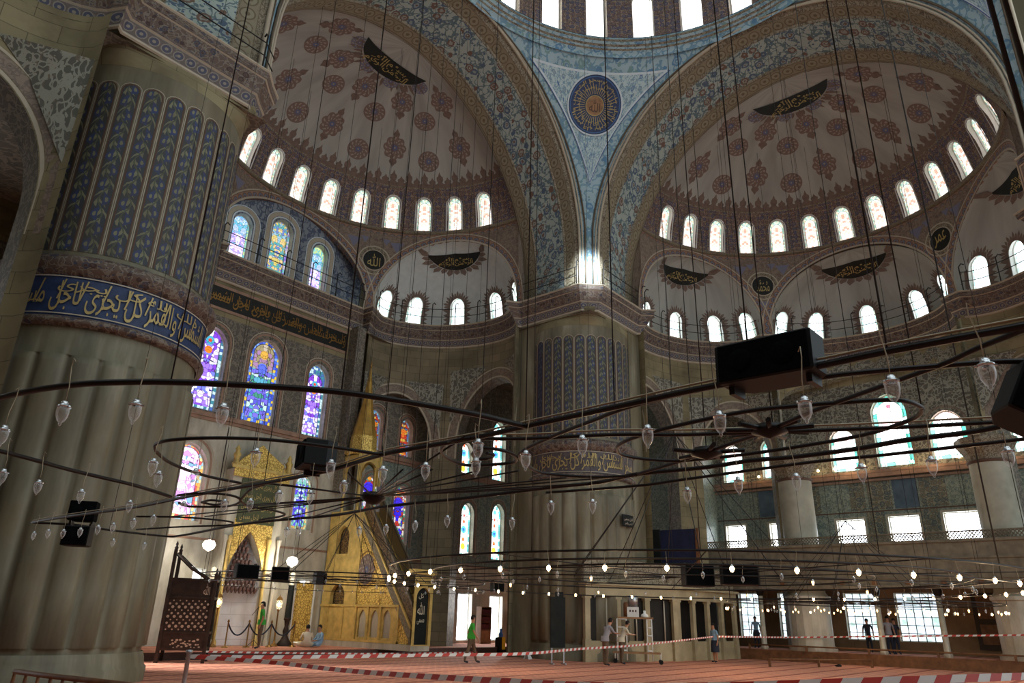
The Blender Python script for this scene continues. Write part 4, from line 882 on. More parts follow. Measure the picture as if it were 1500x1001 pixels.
    for i in range(150):
        y=-12.4+i*.15; mb.tube([(20.7,y,5.55),(20.7,y+.3,5.9)],.022,4,0,cap=False); mb.tube([(20.7,y+.3,5.55),(20.7,y,5.9)],.022,4,0,cap=False)
    mb.box((20.7,-1.2,5.92),(.14,23,.05),0); struct(mb,'wall_gallery',['stonedk','woodm','white'])
    for y in (.9,-1.75,6.6,9.0,-6.4):
        mb=MB(); c=(20.95,y,0); mb.lathe([(.17,.5),(.2,.6),(.14,.72),(.13,1.6)],c,14,1); mb.lathe([(.13,1.6),(.12,3.1)],c,14,0); mb.lathe([(.12,3.1),(.16,3.15),(.24,3.45),(.26,3.65)],c,10,2); struct(mb,'wall_slender_column',['column','marble','iron'])
    mb=MB(); mb.box((23.5,12.2,8.15),(3.2,3.6,16.3),0)
    struct(mb,'wall_buttress',['tile'])
    mb=MB(); mb.grid(lambda u,v:Vector((-25,u,v)),seg(-21.7,21.7,2),seg(0,17.6,2),0); mb.grid(lambda u,v:Vector((u,-21.7,v)),seg(-25,-8,2),seg(0,17.6,2),0); struct(mb,'wall_west','rumd')
    mb=MB(); mb.poly([(-26,24,0),(28,24,0),(28,24,44),(-26,24,44)]); mb.poly([(28,24,0),(28,-24,0),(28,-24,44),(28,24,44)]); mb.poly([(-26,24,44),(28,24,44),(28,2,44),(-26,2,44)]); mb.poly([(2,2,44),(28,2,44),(28,-24,44),(2,-24,44)]); struct(mb,'light_block_shell','stone')  # unseen outer box, added to keep sky light out of gaps between the shells
    for bay,s_ in (('N',1),('N',-1),('E',-1)):
        mb=MB(); P=[bp(bay,s_*a,b,0) for a,b in ((9.33,12.85),(10.6,12.85),(10.6,14.3),(9.33,14.3))]; up=Vector((0,0,16.5))
        for i in range(4): q,r=P[i],P[(i+1)%4]; mb.poly([q,r,r+up,q+up],0,[(0,0),(1.5,0),(1.5,16.5),(0,16.5)])
        struct(mb,'wall_pier_return','pier')
    for s_ in(1,-1):
        mb=MB()
        for (x0,x1,y0,y1) in ((9.2,14.2,9.3,13.9),(14.2,25,10.9,13.95)): mb.poly([(s_*x0,y0,16.18),(s_*x1,y0,16.18),(s_*x1,y1,16.18),(s_*x0,y1,16.18)],0,[(x0,y0),(x1,y0),(x1,y1),(x0,y1)])
        struct(mb,'ceiling_corner_bay','rumd')
    # door in east wall
    mb=MB(); mb.box((24.85,-3.6,2.1),(.15,2.3,2.6),0); mb.box((24.75,-3.6,2.1),(.1,.06,2.5),1)
    for q in(-.55,.55): mb.box((24.76,-3.6+q,1.5),(.06,.8,.9),1); mb.box((24.76,-3.6+q,2.75),(.06,.8,1.1),1)
    struct(mb,'door_1',['wood','woodm'])
    for (y,w) in ((6.0,1.),(4.9,.7)):
        mb=MB(); mb.box((24.85,y,2.1),(.15,w,2.6),0); mb.box((24.76,y,2.1),(.06,w*.7,2.2),1); struct(mb,'door_2',['wood','woodm'])
    # floors
    mb=MB(); mb.poly([(-34,-30,0),(26,-30,0),(26,22,0),(-34,22,0)],0,[(-34,-30),(26,-30),(26,22),(-34,22)]); struct(mb,'floor','carpet')
    mb=MB()
    def plat(x0,y0,x1,y1,z,m=0):
        mb.poly([(x0,y0,z),(x1,y0,z),(x1,y1,z),(x0,y1,z)],m,[(x0,y0),(x1,y0),(x1,y1),(x0,y1)])
        for a,b in (((x0,y0),(x1,y0)),((x1,y0),(x1,y1)),((x1,y1),(x0,y1)),((x0,y1),(x0,y0))): mb.poly([(a[0],a[1],0),(b[0],b[1],0),(b[0],b[1],z),(a[0],a[1],z)],1)
    plat(-8.6,17.2,20.6,21.68,.25); struct(mb,'floor_platform',['carpet','crestd'])
    mb=MB(); plat(20.6,-15,24.88,21.66,.5); struct(mb,'floor_platform',['carpet','woodm'])
    # outer ground so the open side has something to stand on
ZR=2.85
def lamp_proto(lit):
    """small glass lamp; origin at its hook"""
    mb=MB()
    sc=.6; mb.tube([(0,0,0),(.018,0,.02),(.02,0,-.03),(0,.0,-.14),(0,0,-.23)],.0028,5,2)
    mb.lathe([(0,-.19),(.022,-.19),(.03,-.205),(.032,-.225),(.052,-.23),(.055,-.24),(.03,-.245)],(0,0,0),12,1)
    for i in range(4): a=PI/2*i; mb.box((math.cos(a)*.055,math.sin(a)*.055,-.24),(.018,.018,.012),1,a)
    mb.lathe([(.03,-.24),(.05,-.25),(.052,-.29),(.046,-.33),(.03,-.365),(.012,-.385),(.014,-.395),(.006,-.41),(0,-.41)],(0,0,0),12,0)
    for i,q in enumerate(mb.v):
        if q[2]<-.185 : mb.v[i]=(q[0]*sc,q[1]*sc,-.22+(q[2]+.19)*sc)
    me=None; o=mb.build('lamp',['lampglass','cap','wirel'] if not lit else ['lampglass','cap','wirel'])
    b=MB(); R=.022 if not lit else .038 if lit==1 else .026
    b.lathe([(0,-.25),(R*.6,-.252),(R,-.275),(R,-.30),(R*.5,-.335),(0,-.34)],(0,0,0),8,0)
    q=b.build('bulb','bulb' if lit==1 else 'bulbw' if lit==2 else 'cap')
    a,c=o.data,q.data; bpy.data.objects.remove(o); bpy.data.objects.remove(q); return a,c
LP={}
def add_lamp(parent,p,lit=0,drop=0):
    if lit not in LP: LP[lit]=lamp_proto(lit)
    a,c=LP[lit]; o=bpy.data.objects.new('lamp',a); COL.objects.link(o); o.parent=parent; o.location=Vector(p)-parent.location; o.rotation_euler=(0,0,random.uniform(0,6))
    if lit:
        b=bpy.data.objects.new('bulb',c); COL.objects.link(b); b.parent=o
    return o
def rod(parent,pts,r=.017,name='rod',mat='iron',n=6,closed=False):
    mb=MB(); mb.tube(pts,r,n,closed=closed); return mb.build(name,mat,parent=parent)
def cables(parent,pts,top=29.,r=.008,name='cable'):
    for p in pts:
        p=Vector(p); mb=MB(); mb.tube([p,(p.x,p.y,top)],r,5); mb.build(name,'wire',parent=parent)
def chandeliers():
    # nearest one: open wheel of bent tubes overhead
    T=thing('chandelier',px(700,680,2,ZR),'nearest chandelier, an unlit open wheel of bent black tubes and looping scrolls just overhead','chandelier')
    tr=[[(770,625),(700,608),(600,590),(500,575),(400,567),(250,560),(150,561),(100,565),(50,572),(0,583),(-70,604),(-100,625),(-60,645),(0,661),(50,674),(100,688),(150,700),(200,712),(250,728)],
     [(1530,472),(1300,515),(1205,535),(1100,555),(1000,575),(900,597),(770,625),(693,642),(620,655),(557,667),(480,690),(387,708),(288,725),(200,743),(121,754),(73,761),(47,766)],
     [(47,766),(108,769),(162,777),(243,786),(264,785),(297,779),(343,770),(400,763),(490,755),(560,743),(653,733),(700,728),(800,715),(877,707),(933,695),(1033,685),(1100,675),(1160,670),(1253,658),(1327,645),(1417,634),(1480,622),(1530,612)],
     [(557,666),(500,657),(430,648),(370,643),(300,642),(250,645),(230,650),(227,655),(232,665),(255,681),(300,697),(353,708)],
     [(690,642),(767,643),(900,637),(1000,637),(1133,633),(1300,627),(1400,622),(1530,615)],
     [(690,642),(660,647),(647,657),(650,667),(667,677),(687,682),(733,680),(753,677),(756,670),(743,662),(717,657),(700,659),(692,666),(700,672),(715,672),(723,667),(713,664)],
     [(1067,562),(933,593),(867,617),(813,638),(767,660),(762,672),(775,684),(800,694),(870,699),(933,697)],
     [(1350,597),(1333,589),(1300,586),(1233,590),(1167,595),(1093,603),(1000,622),(933,640),(907,652),(905,660),(913,667),(947,673),(1000,675),(1083,667),(1180,653),(1267,637),(1327,618),(1347,607),(1350,597)],
     [(1530,470),(1433,510),(1383,533),(1300,563),(1233,587),(1180,607),(1127,630),(1043,660),(1000,675),(933,695)],
     [(1067,567),(1187,555),(1250,547),(1367,537),(1467,530),(1530,530)],
     [(800,722),(933,712),(1000,703),(1183,678),(1283,668),(1400,655),(1530,640)],
     [(352,733),(367,717),(387,710)],[(352,733),(365,742),(400,748),(417,755),(380,762)],
     [(200,757),(267,758),(327,763),(342,767),(327,770),(267,772),(200,776)],
     [(260,726),(290,723),(333,725),(353,733),(333,742),(277,742),(262,737)],
     [(295,736),(310,733),(327,736),(315,740),(295,736)]]
    for i,t in enumerate(tr):
        P=smoothline([px(x,y,2,ZR) for x,y in t],5); rod(T,P,.019 if i<3 else .014)
        if i in(1,4): rod(T,[p+Vector((0,0,.035)) for p in P],.007,'flex','wirel',4)
    hub=px(547,728,2,ZR); mb=MB(); mb.lathe([(0,.05),(.12,.04),(.14,-.02),(.05,-.08),(0,-.09)],hub,16); mb.build('hub','iron',parent=T)
    for x,y in ((510,693),(590,688),(633,688),(700,690),(760,690),(830,700),(870,708),(940,696),(413,710),(387,708),(365,742),(400,763),(330,742),(300,757),(800,715),(680,640),(450,760),(250,757)):
        rod(T,[hub,px(x,y,2,ZR)],.008,'spoke')
    hub2=px(1035,663,2,ZR); hub3=px(1127,630,2,ZR)
    for h,n in ((hub2,5),(hub3,9)):
        mb=MB(); mb.lathe([(0,.04),(.1,.03),(.12,-.02),(0,-.06)],h,12)
        for i in range(n): a=i*2*PI/n; mb.tube([h,h+Vector((math.cos(a)*.28,math.sin(a)*.28,0))],.018,5)
        mb.build('hub','iron',parent=T)
    lp=[(91,607),(197,605),(325,610),(3,640),(3,700),(55,715),(118,728),(189,743),(223,686),(231,703),(49,786),(70,783),(92,783),(117,781),(143,777),(165,774),(195,768),(224,763),(211,801),(165,796),
     (374,672),(484,688),(503,716),(560,697),(623,692),(328,742),(366,741),(408,730),(454,730),(526,780),(565,777),(608,772),(655,765),(949,641),(853,655),(1055,622),(1180,602),(1308,573),(1447,550),(1007,727),(1082,713),(1167,708),(1263,695),(1366,685),(1478,672),(807,745),(868,743),(750,768),(700,660),(697,686),(770,676),(285,700),(268,745),(437,780),(420,781)]
    for x,y in lp:
        p=px(x,y,2,ZR-.29); add_lamp(T,(p.x,p.y,ZR-.0))
    cables(T,[px(x,y,2,ZR) for x,y in ((250,560),(500,575),(770,625),(387,708),(560,666),(700,728),(900,597),(1100,555),(1300,515),(1350,597),(1133,633),(1035,663),(160,776),(243,786))],27,.0045)
    cables(T,[px(x,y,2,ZR) for x,y in ((1590,500),(1622,515))],27,.014)
    # wheel under the great dome
    def wheel(c,label,rings,z,nc,top,apex=None,group=None):
        W=thing('chandelier',(c[0],c[1],z),label,'chandelier',group); C=Vector((c[0],c[1],z))
        for (R,zz,n,lit,ph) in rings:
            P=[C+Vector((R*math.cos(a),R*math.sin(a),zz)) for a in lsp(0,2*PI,64)][:-1]; rod(W,P,.022,'ring',closed=True)
            if R>5: rod(W,[p+Vector((0,0,-.28)) for p in P],.012,'ring',closed=True)
            for i in range(n):
                a=2*PI*(i+ph)/n; l=lit(i,a) if callable(lit) else lit; add_lamp(W,C+Vector((R*math.cos(a),R*math.sin(a),zz)),l)
        R0=max(r[0] for r in rings)
        for i in range(12): a=2*PI*i/12; rod(W,[C,C+Vector((R0*math.cos(a),R0*math.sin(a),0))],.012,'spoke')
        for i in range(nc):
            a=2*PI*(i+.3)/nc; p=C+Vector((R0*math.cos(a),R0*math.sin(a),0)); cables(W,[p],top)
        if apex:
            for i in range(10): a=2*PI*i/10; rod(W,[C+Vector((3.0*math.cos(a),3.0*math.sin(a),0)),C+Vector((0,0,apex))],.012,'cable','wire')
            cables(W,[C+Vector((0,0,apex)),C+Vector((.15,.1,apex))],33)
        return W
    W=wheel((-.2,.3),'great lit wheel chandelier under the central dome with a ring of glowing bulbs',[(7.7,0,46,1,.2),(6.6,-.05,30,0,.5),(4.6,.0,18,lambda i,a:2 if i%3==0 else 0,.1)],2.78,16,30.,3.9)
    wheel((13.6,-.2),'wheel chandelier in the right half dome bay with small warm bulbs and clear lamps',[(5.0,0,38,lambda i,a:1 if i%4==0 else (2 if i%2 else 0),.1),(3.4,-.04,26,lambda i,a:2 if i%3 else 0,.3),(1.6,.0,10,2,.1)],2.55,12,27.5,3.2)
    wheel((-.3,14.2),'unlit wheel chandelier of thin black rings in front of the mihrab',[(5.2,0,34,0,.2),(3.5,-.05,18,0,.4)],2.85,14,27.5,2.5)
    # small lamps along the gallery cornice
    T=thing('string_lights',(24.6,0,10),'row of small lit bulbs along the pink ledge under the right hand stained windows','string lights')
    rod(T,[(24.55,y,9.98) for y in lsp(-6,10,16)],.012,'flex','wirel',4)
    for y in (8.6,6.1,3.9,3.0,2.2,1.4,-.4,-1.0,-2.0,-3.2,-3.9,-5.2,7.4):
        mb=MB(); mb.lathe([(0,-.07),(.05,-.05),(.07,0),(.05,.05),(0,.07)],(24.5,y,10.05),8); mb.build('bulb','bulb',parent=T)
def speaker(c,d,rot,label,tilt=0,hang=0,parentless=True,side='black'):
    c=Vector(c); T=thing('loudspeaker',c,label,'loudspeaker'); R=Matrix.Rotation(rot,3,'Z')@Matrix.Rotation(tilt,3,'Y')
    w,dp,h=d; mb=MB()
    # cabinet: hexagon plan, rounded edges
    pl=[(-w/2,-dp/2),(w/2,-dp/2),(w/2,dp*.15),(w*.34,dp/2),(-w*.34,dp/2),(-w/2,dp*.15)]
    bv=.04*h
    for k in range(6):
        a,b=pl[k],pl[(k+1)%6]
        for z0,z1,s0,s1 in ((-h/2,-h/2+bv,.95,1),(-h/2+bv,h/2-bv,1,1),(h/2-bv,h/2,1,.95)): mb.poly([c+R@Vector((a[0]*s0,a[1]*s0,z0)),c+R@Vector((b[0]*s0,b[1]*s0,z0)),c+R@Vector((b[0]*s1,b[1]*s1,z1)),c+R@Vector((a[0]*s1,a[1]*s1,z1))])
    for z,f in((-h/2,1),(h/2,-1)): mb.poly([c+R@Vector((a*.95,b*.95,z)) for a,b in pl[::f]])
    mb.build('cabinet',side,parent=T)
    mb=MB(); mb.box(c+R@Vector((0,-dp/2-.006,0)),(w*.92,.012,h*.88),0,M=R); 
    g=mb.build('grille','grille',parent=T)
    for q in(-.22,.22):
        mb=MB(); pr=[(.0,.004),(h*.12,.004),(h*.28,.002),(h*.29,.0)]; cc=c+R@Vector((w*q,-dp/2-.014,0))
        mb.grid(lambda a,i:cc+R@Vector((pr[i][0]*math.cos(a),-pr[i][1],pr[i][0]*math.sin(a))),lsp(0,2*PI,16),[0,1,2,3]); mb.build('speaker_cone','grille',parent=T)
    s=-1 if not hang else 1
    for q in(-.4,.4): mb=MB(); mb.box(c+R@Vector((w*q,0,s*(h/2+.02))),(.03,dp*.5,.05),0,M=R); mb.build('bracket','iron',parent=T)
    return T
def speakers():
    r=px(1134,556,2,ZR); a=math.atan2(*(px(1200,535,2,ZR)-px(1050,565,2,ZR)).yx)
    speaker(r+Vector((0,0,.09)),(.52,.27,.22),a,'large black loudspeaker lying on the nearest tube in front of the right vault',.02)
    r=px(462,690,2,ZR); speaker(r+Vector((.0,0,.14)),(.36,.3,.24),a-.35,'black loudspeaker on the near chandelier in front of the gilded mihrab top')
    r=px(1506,535,2,ZR); speaker(r+Vector((0,0,-.2)),(.32,.26,.26),a+.6,'black loudspeaker hung below a tube at the right edge of the view',.5,1)
    r=px(120,768,2,ZR); speaker(r+Vector((0,0,.19)),(.38,.32,.30),a+1.,'dark grey loudspeaker above the tip of the near chandelier against the left pier',0,0,True,'grille')
    speaker(r+Vector((0,0,-.19)),(.38,.32,.30),a+.9,'black loudspeaker hanging below the tip of the near chandelier against the left pier',0,1)
    def on(x,y,pl,v,dz,d,rot,lab,**k):
        r=px(x,y,pl,v); speaker(r+Vector((0,0,dz)),d,rot,lab,**k)
    on(360,838,1,12.5,0,(.7,.4,.42),-.2,'black loudspeaker hanging in front of the mihrab niche',hang=1)
    on(410,841,1,12.8,0,(.55,.45,.42),-.5,'black angular loudspeaker hanging right of the mihrab niche',hang=1)
    on(468,848,1,13.2,0,(.4,.4,.4),.7,'small black loudspeaker nearest the pulpit under the unlit wheel',hang=1)
    on(1020,844,0,-1.5,0,(.72,.5,.5),-.75,'black loudspeaker left of the pair inside the lit wheel',hang=1)
    on(1082,843,0,-1.2,0,(.86,.5,.46),-1.0,'black loudspeaker right of the pair inside the lit wheel',hang=1)
    on(727,860,1,9.5,0,(.45,.4,.35),-.3,'small dark loudspeaker at the left end of the lit wheel',hang=1)
def pbox(T,name,mat,*bx):
    mb=MB()
    for b in bx: mb.box(b[0],b[1],0,b[2] if len(b)>2 else 0)
    return mb.build(name,mat,parent=T)
def minbar():
    X0,X1=4.1,5.05; Y=lambda x:min(21.45,px(x,900,0,X0).y)
    yt=Y(500); yd=Y(604); yb=21.6
    T=thing('minbar',((X0+X1)/2,(yd+yb)/2,.25),'tall gilded stone pulpit with a staircase and pointed golden cone right of the mihrab','pulpit')
    L=yb-yd
    pbox(T,'plinth','marble',(((X0+X1)/2,(yd+yb)/2,.37),(X1-X0+.16,L+.2,.25)))
    zt=px(545,755,0,X0).z; ys=Y(520)
    for k,X in enumerate((X0,X1)):
        S=lambda u,v,d=0:Vector((X+(d if k==0 else -d),yb-u,v))
        cs=[Y(p) for p in (513,531,549,567)]
        ops=[dict(u=yb-c,v=.7,w=.52,h=1.15,rise=.4,pw=1.6,d=.12,n=8) for c in cs]+[dict(u=.55,v=.5,w=.55,h=2.4,rise=.5,pw=1.6,d=.12,n=8)]
        mb=MB(); ue=yb-Y(585); wall(mb,S,0,ue,.5,2.05,[o for o in ops if o['u']>.9],0,.6,.6,rev=0)
        ribs=[(yb-(cs[i]+cs[i+1])/2) for i in range(3)]+[ue-.05,yb-(cs[0]+.5)]
        for u in ribs: mb.box(S(u,1.25,-.03),(.08,.1,1.5),0)
        for z in(.55,2.02): mb.box(S(ue/2,z,-.04),(.1,ue,.1),0)
        mb.build('arcade_panel','goldp',parent=T)
        # gilded triangle
        mb=MB(); yy=lsp(ys,Y(597),14)
        zl=lambda y:zt-.1+(1.05-zt)*(ys-y)/(ys-yd)
        mb.grid(lambda y,t:Vector((X,y,2.05+(max(2.05,zl(y))-2.05)*t)),yy,lsp(0,1,6),0,lambda y,t:(y,2.05+(max(2.05,zl(y))-2.05)*t),False)
        mb.grid(lambda y,t:Vector((X,y,.5+(min(2.05,zl(y))-.5)*t)),lsp(Y(585),yd+.15,4),[0,1],0,lambda y,t:(y,t),False)
        mb.build('gilded_panel','goldw',parent=T)
        mb=MB(); cc=Vector((X-(.02 if k==0 else -.02),Y(531),3.6)); 
        for r0,r1,m in((0,.55,0),(.62,.68,1)): mb.grid(lambda a,t:cc+Vector((0,(r0+(r1-r0)*t)*math.cos(a)*(1+.12*math.cos(8*a)),(r0+(r1-r0)*t)*math.sin(a)*1.25)),lsp(0,2*PI,32),[0,1],m,lambda a,t:(math.cos(a)*t,math.sin(a)*t),False)
        mb.build('rosette','ros_red' if k==0 else 'goldp',parent=T).data.materials.append(MT['brass'])
        # stringer and balustrade
        for (o0,o1,m,nm,dx) in ((-.55,-.05,'bandb','stringer',.05),(.0,.12,'goldp','stringer_moulding',.08),(.12,.92,'woodm','balustrade',.0),(.92,1.05,'mould','handrail',.06)):
            mb=MB(); 
            def q(y,o,x): return Vector((x,y,zl(y)+.15+o))
            sgn=-1 if k==0 else 1
            for (xa,xb) in ((X+sgn*dx,X-sgn*.06),):
                A=[q(ys,o0,xa),q(yd,o0,xa),q(yd,o1,xa),q(ys,o1,xa)]; Bq=[q(ys,o0,xb),q(yd,o0,xb),q(yd,o1,xb),q(ys,o1,xb)]
                mb.poly(A,0,[(0,0),(6,0),(6,1),(0,1)]); mb.poly(Bq[::-1],0); 
                for i in range(4): j=(i+1)%4; mb.poly([A[i],A[j],Bq[j],Bq[i]])
            mb.build(nm,m if nm!='balustrade' else 'darkcarve',parent=T)
        # tower side with tall arch
        mb=MB(); ut=yb-ys; S2=lambda u,v,d=0:Vector((X-(.03 if k==0 else -.03)+(d if k==0 else -d),yb-u,v))
        o1=dict(u=ut*.45,v=.5,w=ut*.42,h=2.5,rise=.5,pw=1.6,d=.2,n=8); o2=dict(u=ut*.45,v=4.35,w=ut*.36,h=1.35,rise=.5,pw=1.5,d=.2,n=8)
        wall(mb,S2,0,ut,.5,3.3,[o1],0,.6,.8,rev=0); wall(mb,S2,0,ut,3.3,6.4,[o2],0,.6,.8,rev=0); mb.build('tower_side','goldp',parent=T)
    pbox(T,'tower_core','darkcarve',(((X0+X1)/2,(ys+yb)/2,3.2),(X1-X0-.5,yb-ys-.1,5.6)))
    mb=MB(); n=14
    for i in range(n):
        y=yd+.1+(ys-yd)*(i+.5)/n; z=zt-.15+(1.0-zt)*(ys-y)/(ys-yd); mb.box(((X0+X1)/2,y,(z+.3)/2),(X1-X0-.15,(ys-yd)/n,z-.3))
    mb.build('steps','marble',parent=T)
    # open top storey, cone and finial
    cy=(ys+yb)/2-.05; cx=(X0+X1)/2; zb=6.4; zc=px(525,665,1,cy).z; zk=px(530,535,1,cy).z
    for sx in(-1,1):
        for sy in(-1,1):
            mb=MB(); mb.lathe([(.09,zb),(.07,zb+.15),(.06,zc-.9),(.12,zc-.7)],(cx+sx*.45,cy+sy*.6,0),10); mb.build('tower_post','goldp',parent=T)
    mb=MB()
    for (S3) in ((lambda u,v,d=0:Vector((X0-.02+d,cy+.75-u,v))),(lambda u,v,d=0:Vector((cx-.75+u,cy-.72+d,v))),(lambda u,v,d=0:Vector((X1+.02-d,cy+.75-u,v)))):
        wall(mb,S3,0,1.5,zc-1.6,zc-.1,[dict(u=.75,v=zc-1.6,w=1.05,h=1.15,rise=.5,pw=1.6,d=.08,n=10,sill=False)],0,.6,.6,rev=0)
    mb.build('canopy','goldp',parent=T)
    mb=MB(); mb.lathe([(.75,zc-.1),(.92,zc),(.92,zc+.12),(.7,zc+.16),(.66,zc+.9)],(cx,cy,0),8,smooth=False); mb.build('drum','goldw',parent=T)
    mb=MB(); mb.lathe([(.66,zc+.9),(.62,zc+1.0),(.30,zc+(zk-zc)*.55),(.03,zk)],(cx,cy,0),8,smooth=False); mb.build('cone','goldcone',parent=T)
    mb=MB(); mb.lathe([(.03,zk),(.09,zk+.08),(.03,zk+.16),(.07,zk+.24),(.02,zk+.32),(0,zk+.6)],(cx,cy,0),10); mb.build('finial','brass',parent=T)
    # doorway
    S4=lambda u,v,d=0:Vector((X0-.08+u,yd-.12+d,v)); mb=MB(); wall(mb,S4,0,1.12,.45,3.35,[dict(u=.56,v=.5,w=.8,h=2.3,rise=.35,pw=1.7,d=.25,n=8)],0,.6,.8,rev=0)
    mb.box((cx,yd,3.45),(1.3,.4,.2)); mb.build('door_frame','goldp',parent=T)
    c=pbox(T,'curtain','darkcloth',((cx,yd+.02,1.65),(.85,.05,2.3)))
    mb=MB(); L=lambda x,y,o=0:Vector((cx-.4+x,yd-.015-o,1.7+y)); write(mb,L,'\uFDF2',.18,.0,.42,.5,0); write(mb,L,shape('كل'),.22,.62,.3,.25,0); write(mb,L,shape('مسمى'),.2,-.4,.42,.22,0); m=mb.build('embroidery','cream',parent=c); m.location=(0,0,0)
def mihrab():
    y0=21.0; x=lambda p,q=850:px(p-17,q,1,y0).x; z=lambda p,q=370:px(q,p,1,y0).z
    xl,xr=x(334),x(418); xc=(xl+xr)/2; T=thing('mihrab',(xc,21.3,.25),'marble prayer niche with gilded gable and green inscription panel on the far left wall','prayer niche')
    nl,nr=x(346),x(398); zt=z(690); zn=z(778)
    S=lambda u,v,d=0:Vector((u,y0+d,v)); mb=MB()
    wall(mb,S,xl,xr,.25,zt,[dict(u=(nl+nr)/2,v=.26,w=nr-nl,h=zn-.26,rise=1.6,pw=1.25,d=.6,n=14,sill=False)],0,.5,.8,rev=1)
    for s_ in(xl,xr): mb.grid(lambda u,v:Vector((s_,y0+u,v)),[0,.68],lsp(.25,zt,8),0,lambda u,v:(u,v),False)
    mb.poly([(xl,y0,zt),(xr,y0,zt),(xr,21.68,zt),(xl,21.68,zt)]); mb.build('frame',['marble','marble'],parent=T)
    mb=MB(); r=(nr-nl)/2; cx=(nl+nr)/2; mb.grid(lambda a,v:Vector((cx-r*math.cos(a),y0+.05+.6*math.sin(a),v)),lsp(0,PI,12),lsp(.26,zn+.05,10),0,lambda a,v:(a,v)); mb.build('niche','marblew',parent=T)
    mb=MB()   # stalactite hood
    for k in range(9):
        zz=zn-.25-k*.28; hw=(.12+k*.095)*r/.9
        n=k+1
        for i in range(n):
            xx=cx+(-hw+2*hw*(i+.5)/n if n>1 else 0); yy=y0+.5-.04*k+.1*abs(xx-cx)*0
            mb.lathe([(.02,-.16),(.10,0),(.11,.1),(.0,.16)],(xx,yy-.05,zz),6,0,smooth=False)
    mb.build('stalactite_hood','crestd',parent=T)
    L=lambda a,b,o=0:Vector((a,y0-.03-o,b))
    def rect(name,x0,x1,z0,z1,mat,o=0):
        mb=MB(); mb.box(((x0+x1)/2,y0-.03-o,(z0+z1)/2),(x1-x0,.06,z1-z0)); return mb.build(name,mat,parent=T)
    mg=(xr-xl)*.16
    # gold field round the hood
    mb=MB(); zg=z(835); S5=lambda u,v,d=0:Vector((u,y0-.04+d,v)); wall(mb,S5,xl+mg*1.0,xr-mg*1.0,zg,zn+.45,[dict(u=cx,v=zg,w=nr-nl-.02,h=zn-zg-.05,rise=1.6,pw=1.25,d=.05,n=14,sill=False)],0,.5,.8,rev=0); mb.build('gilded_field','goldw',parent=T)
    p=rect('inscription_panel',xl+mg,xr-mg,z(768),z(703),'greenp',.02)
    mb=MB(); zz=z(703)-z(768)
    for i in range(4): write(mb,L,shape('كل يجرى لاجل مسمى'),xl+mg+.1,z(768)+zz*(.05+.24*i),xr-xl-2*mg-.2,zz*.17,0,.07)
    m=mb.build('lettering','gold',parent=p); m.location=(0,0,0)
    rect('gilded_frieze',xl-.05,xr+.05,zt-.35,zt,'goldw',.06); rect('cornice',xl-.2,xr+.2,zt,zt+.14,'goldp',.1)
    mb=MB(); za=z(650); hh=za-zt-.14; A=[(xl+.05,zt+.14),(xr-.05,zt+.14),(xr-.3,zt+.14+hh*.3),(cx+.3,zt+.14+hh*.78),(cx,za),(cx-.3,zt+.14+hh*.78),(xl+.3,zt+.14+hh*.3)]
    for yy in(y0-.06,y0+.06): mb.poly([(a,yy,b) for a,b in A],0,[(a,b) for a,b in A])
    for i in range(7): a,b=A[i],A[(i+1)%7]; mb.poly([(a[0],y0-.06,a[1]),(b[0],y0-.06,b[1]),(b[0],y0+.06,b[1]),(a[0],y0+.06,a[1])])
    mb.build('gable','goldw',parent=T)
    for s_ in(xl+.02,xr-.02):
        mb=MB(); mb.lathe([(.16,zt+.1),(.2,zt+.2),(.12,zt+.3),(.14,zt+.5),(.18,zt+.6),(.08,zt+.75),(.12,zt+.85),(0,zt+1.05)],(s_,y0,0),10); mb.build('urn','goldp',parent=T)
    for s_ in(nl-.12,nr+.12,xl+.06,xr-.06):
        mb=MB(); mb.lathe([(.13,.25),(.13,.45),(.07,.55),(.07,zn-.6),(.12,zn-.45),(.12,zn-.3)],(s_,y0-.08,0),10); mb.build('colonnette','goldp' if s_ in(nl-.12,nr+.12) else 'marble',parent=T)
    # gilded shutter leaf right of the mihrab
    a,b=px(428,900,1,21.4).x,px(458,900,1,21.4).x
    D=thing('shutter_panel',((a+b)/2,21.5,.3),'tall gilded relief shutter leaf beside the bright slit window right of the mihrab','shutter')
    pbox(D,'leaf','goldw',(((a+b)/2,21.5,1.7),(b-a-.15,.08,2.6))); pbox(D,'frame','white',((a+.03,21.5,1.7),(.07,.14,2.8)),((b-.03,21.5,1.7),(.07,.14,2.8)),(((a+b)/2,21.5,3.1),(b-a,.14,.1)))
def floor_lamp_stand(p,label):
    T=thing('lamp_post',p,label,'lamp'); p=Vector(p)
    mb=MB(); mb.lathe([(.16,0),(.16,.05),(.06,.12),(.035,.3),(.03,1.4),(.06,1.5)],p,12); mb.build('pole','brass',parent=T)
    mb=MB(); mb.lathe([(.05,1.5),(.13,1.56),(.16,1.85),(.12,1.9)],p,6,smooth=False); mb.build('lantern','lampglass',parent=T)
    mb=MB(); mb.lathe([(.17,1.9),(.08,2.02),(.02,2.06),(0,2.18)],p,6,smooth=False); mb.build('cap','brass',parent=T)
    mb=MB(); mb.lathe([(0,1.6),(.05,1.64),(.06,1.72),(.03,1.8),(0,1.82)],p,8); mb.build('bulb','bulb',parent=T)
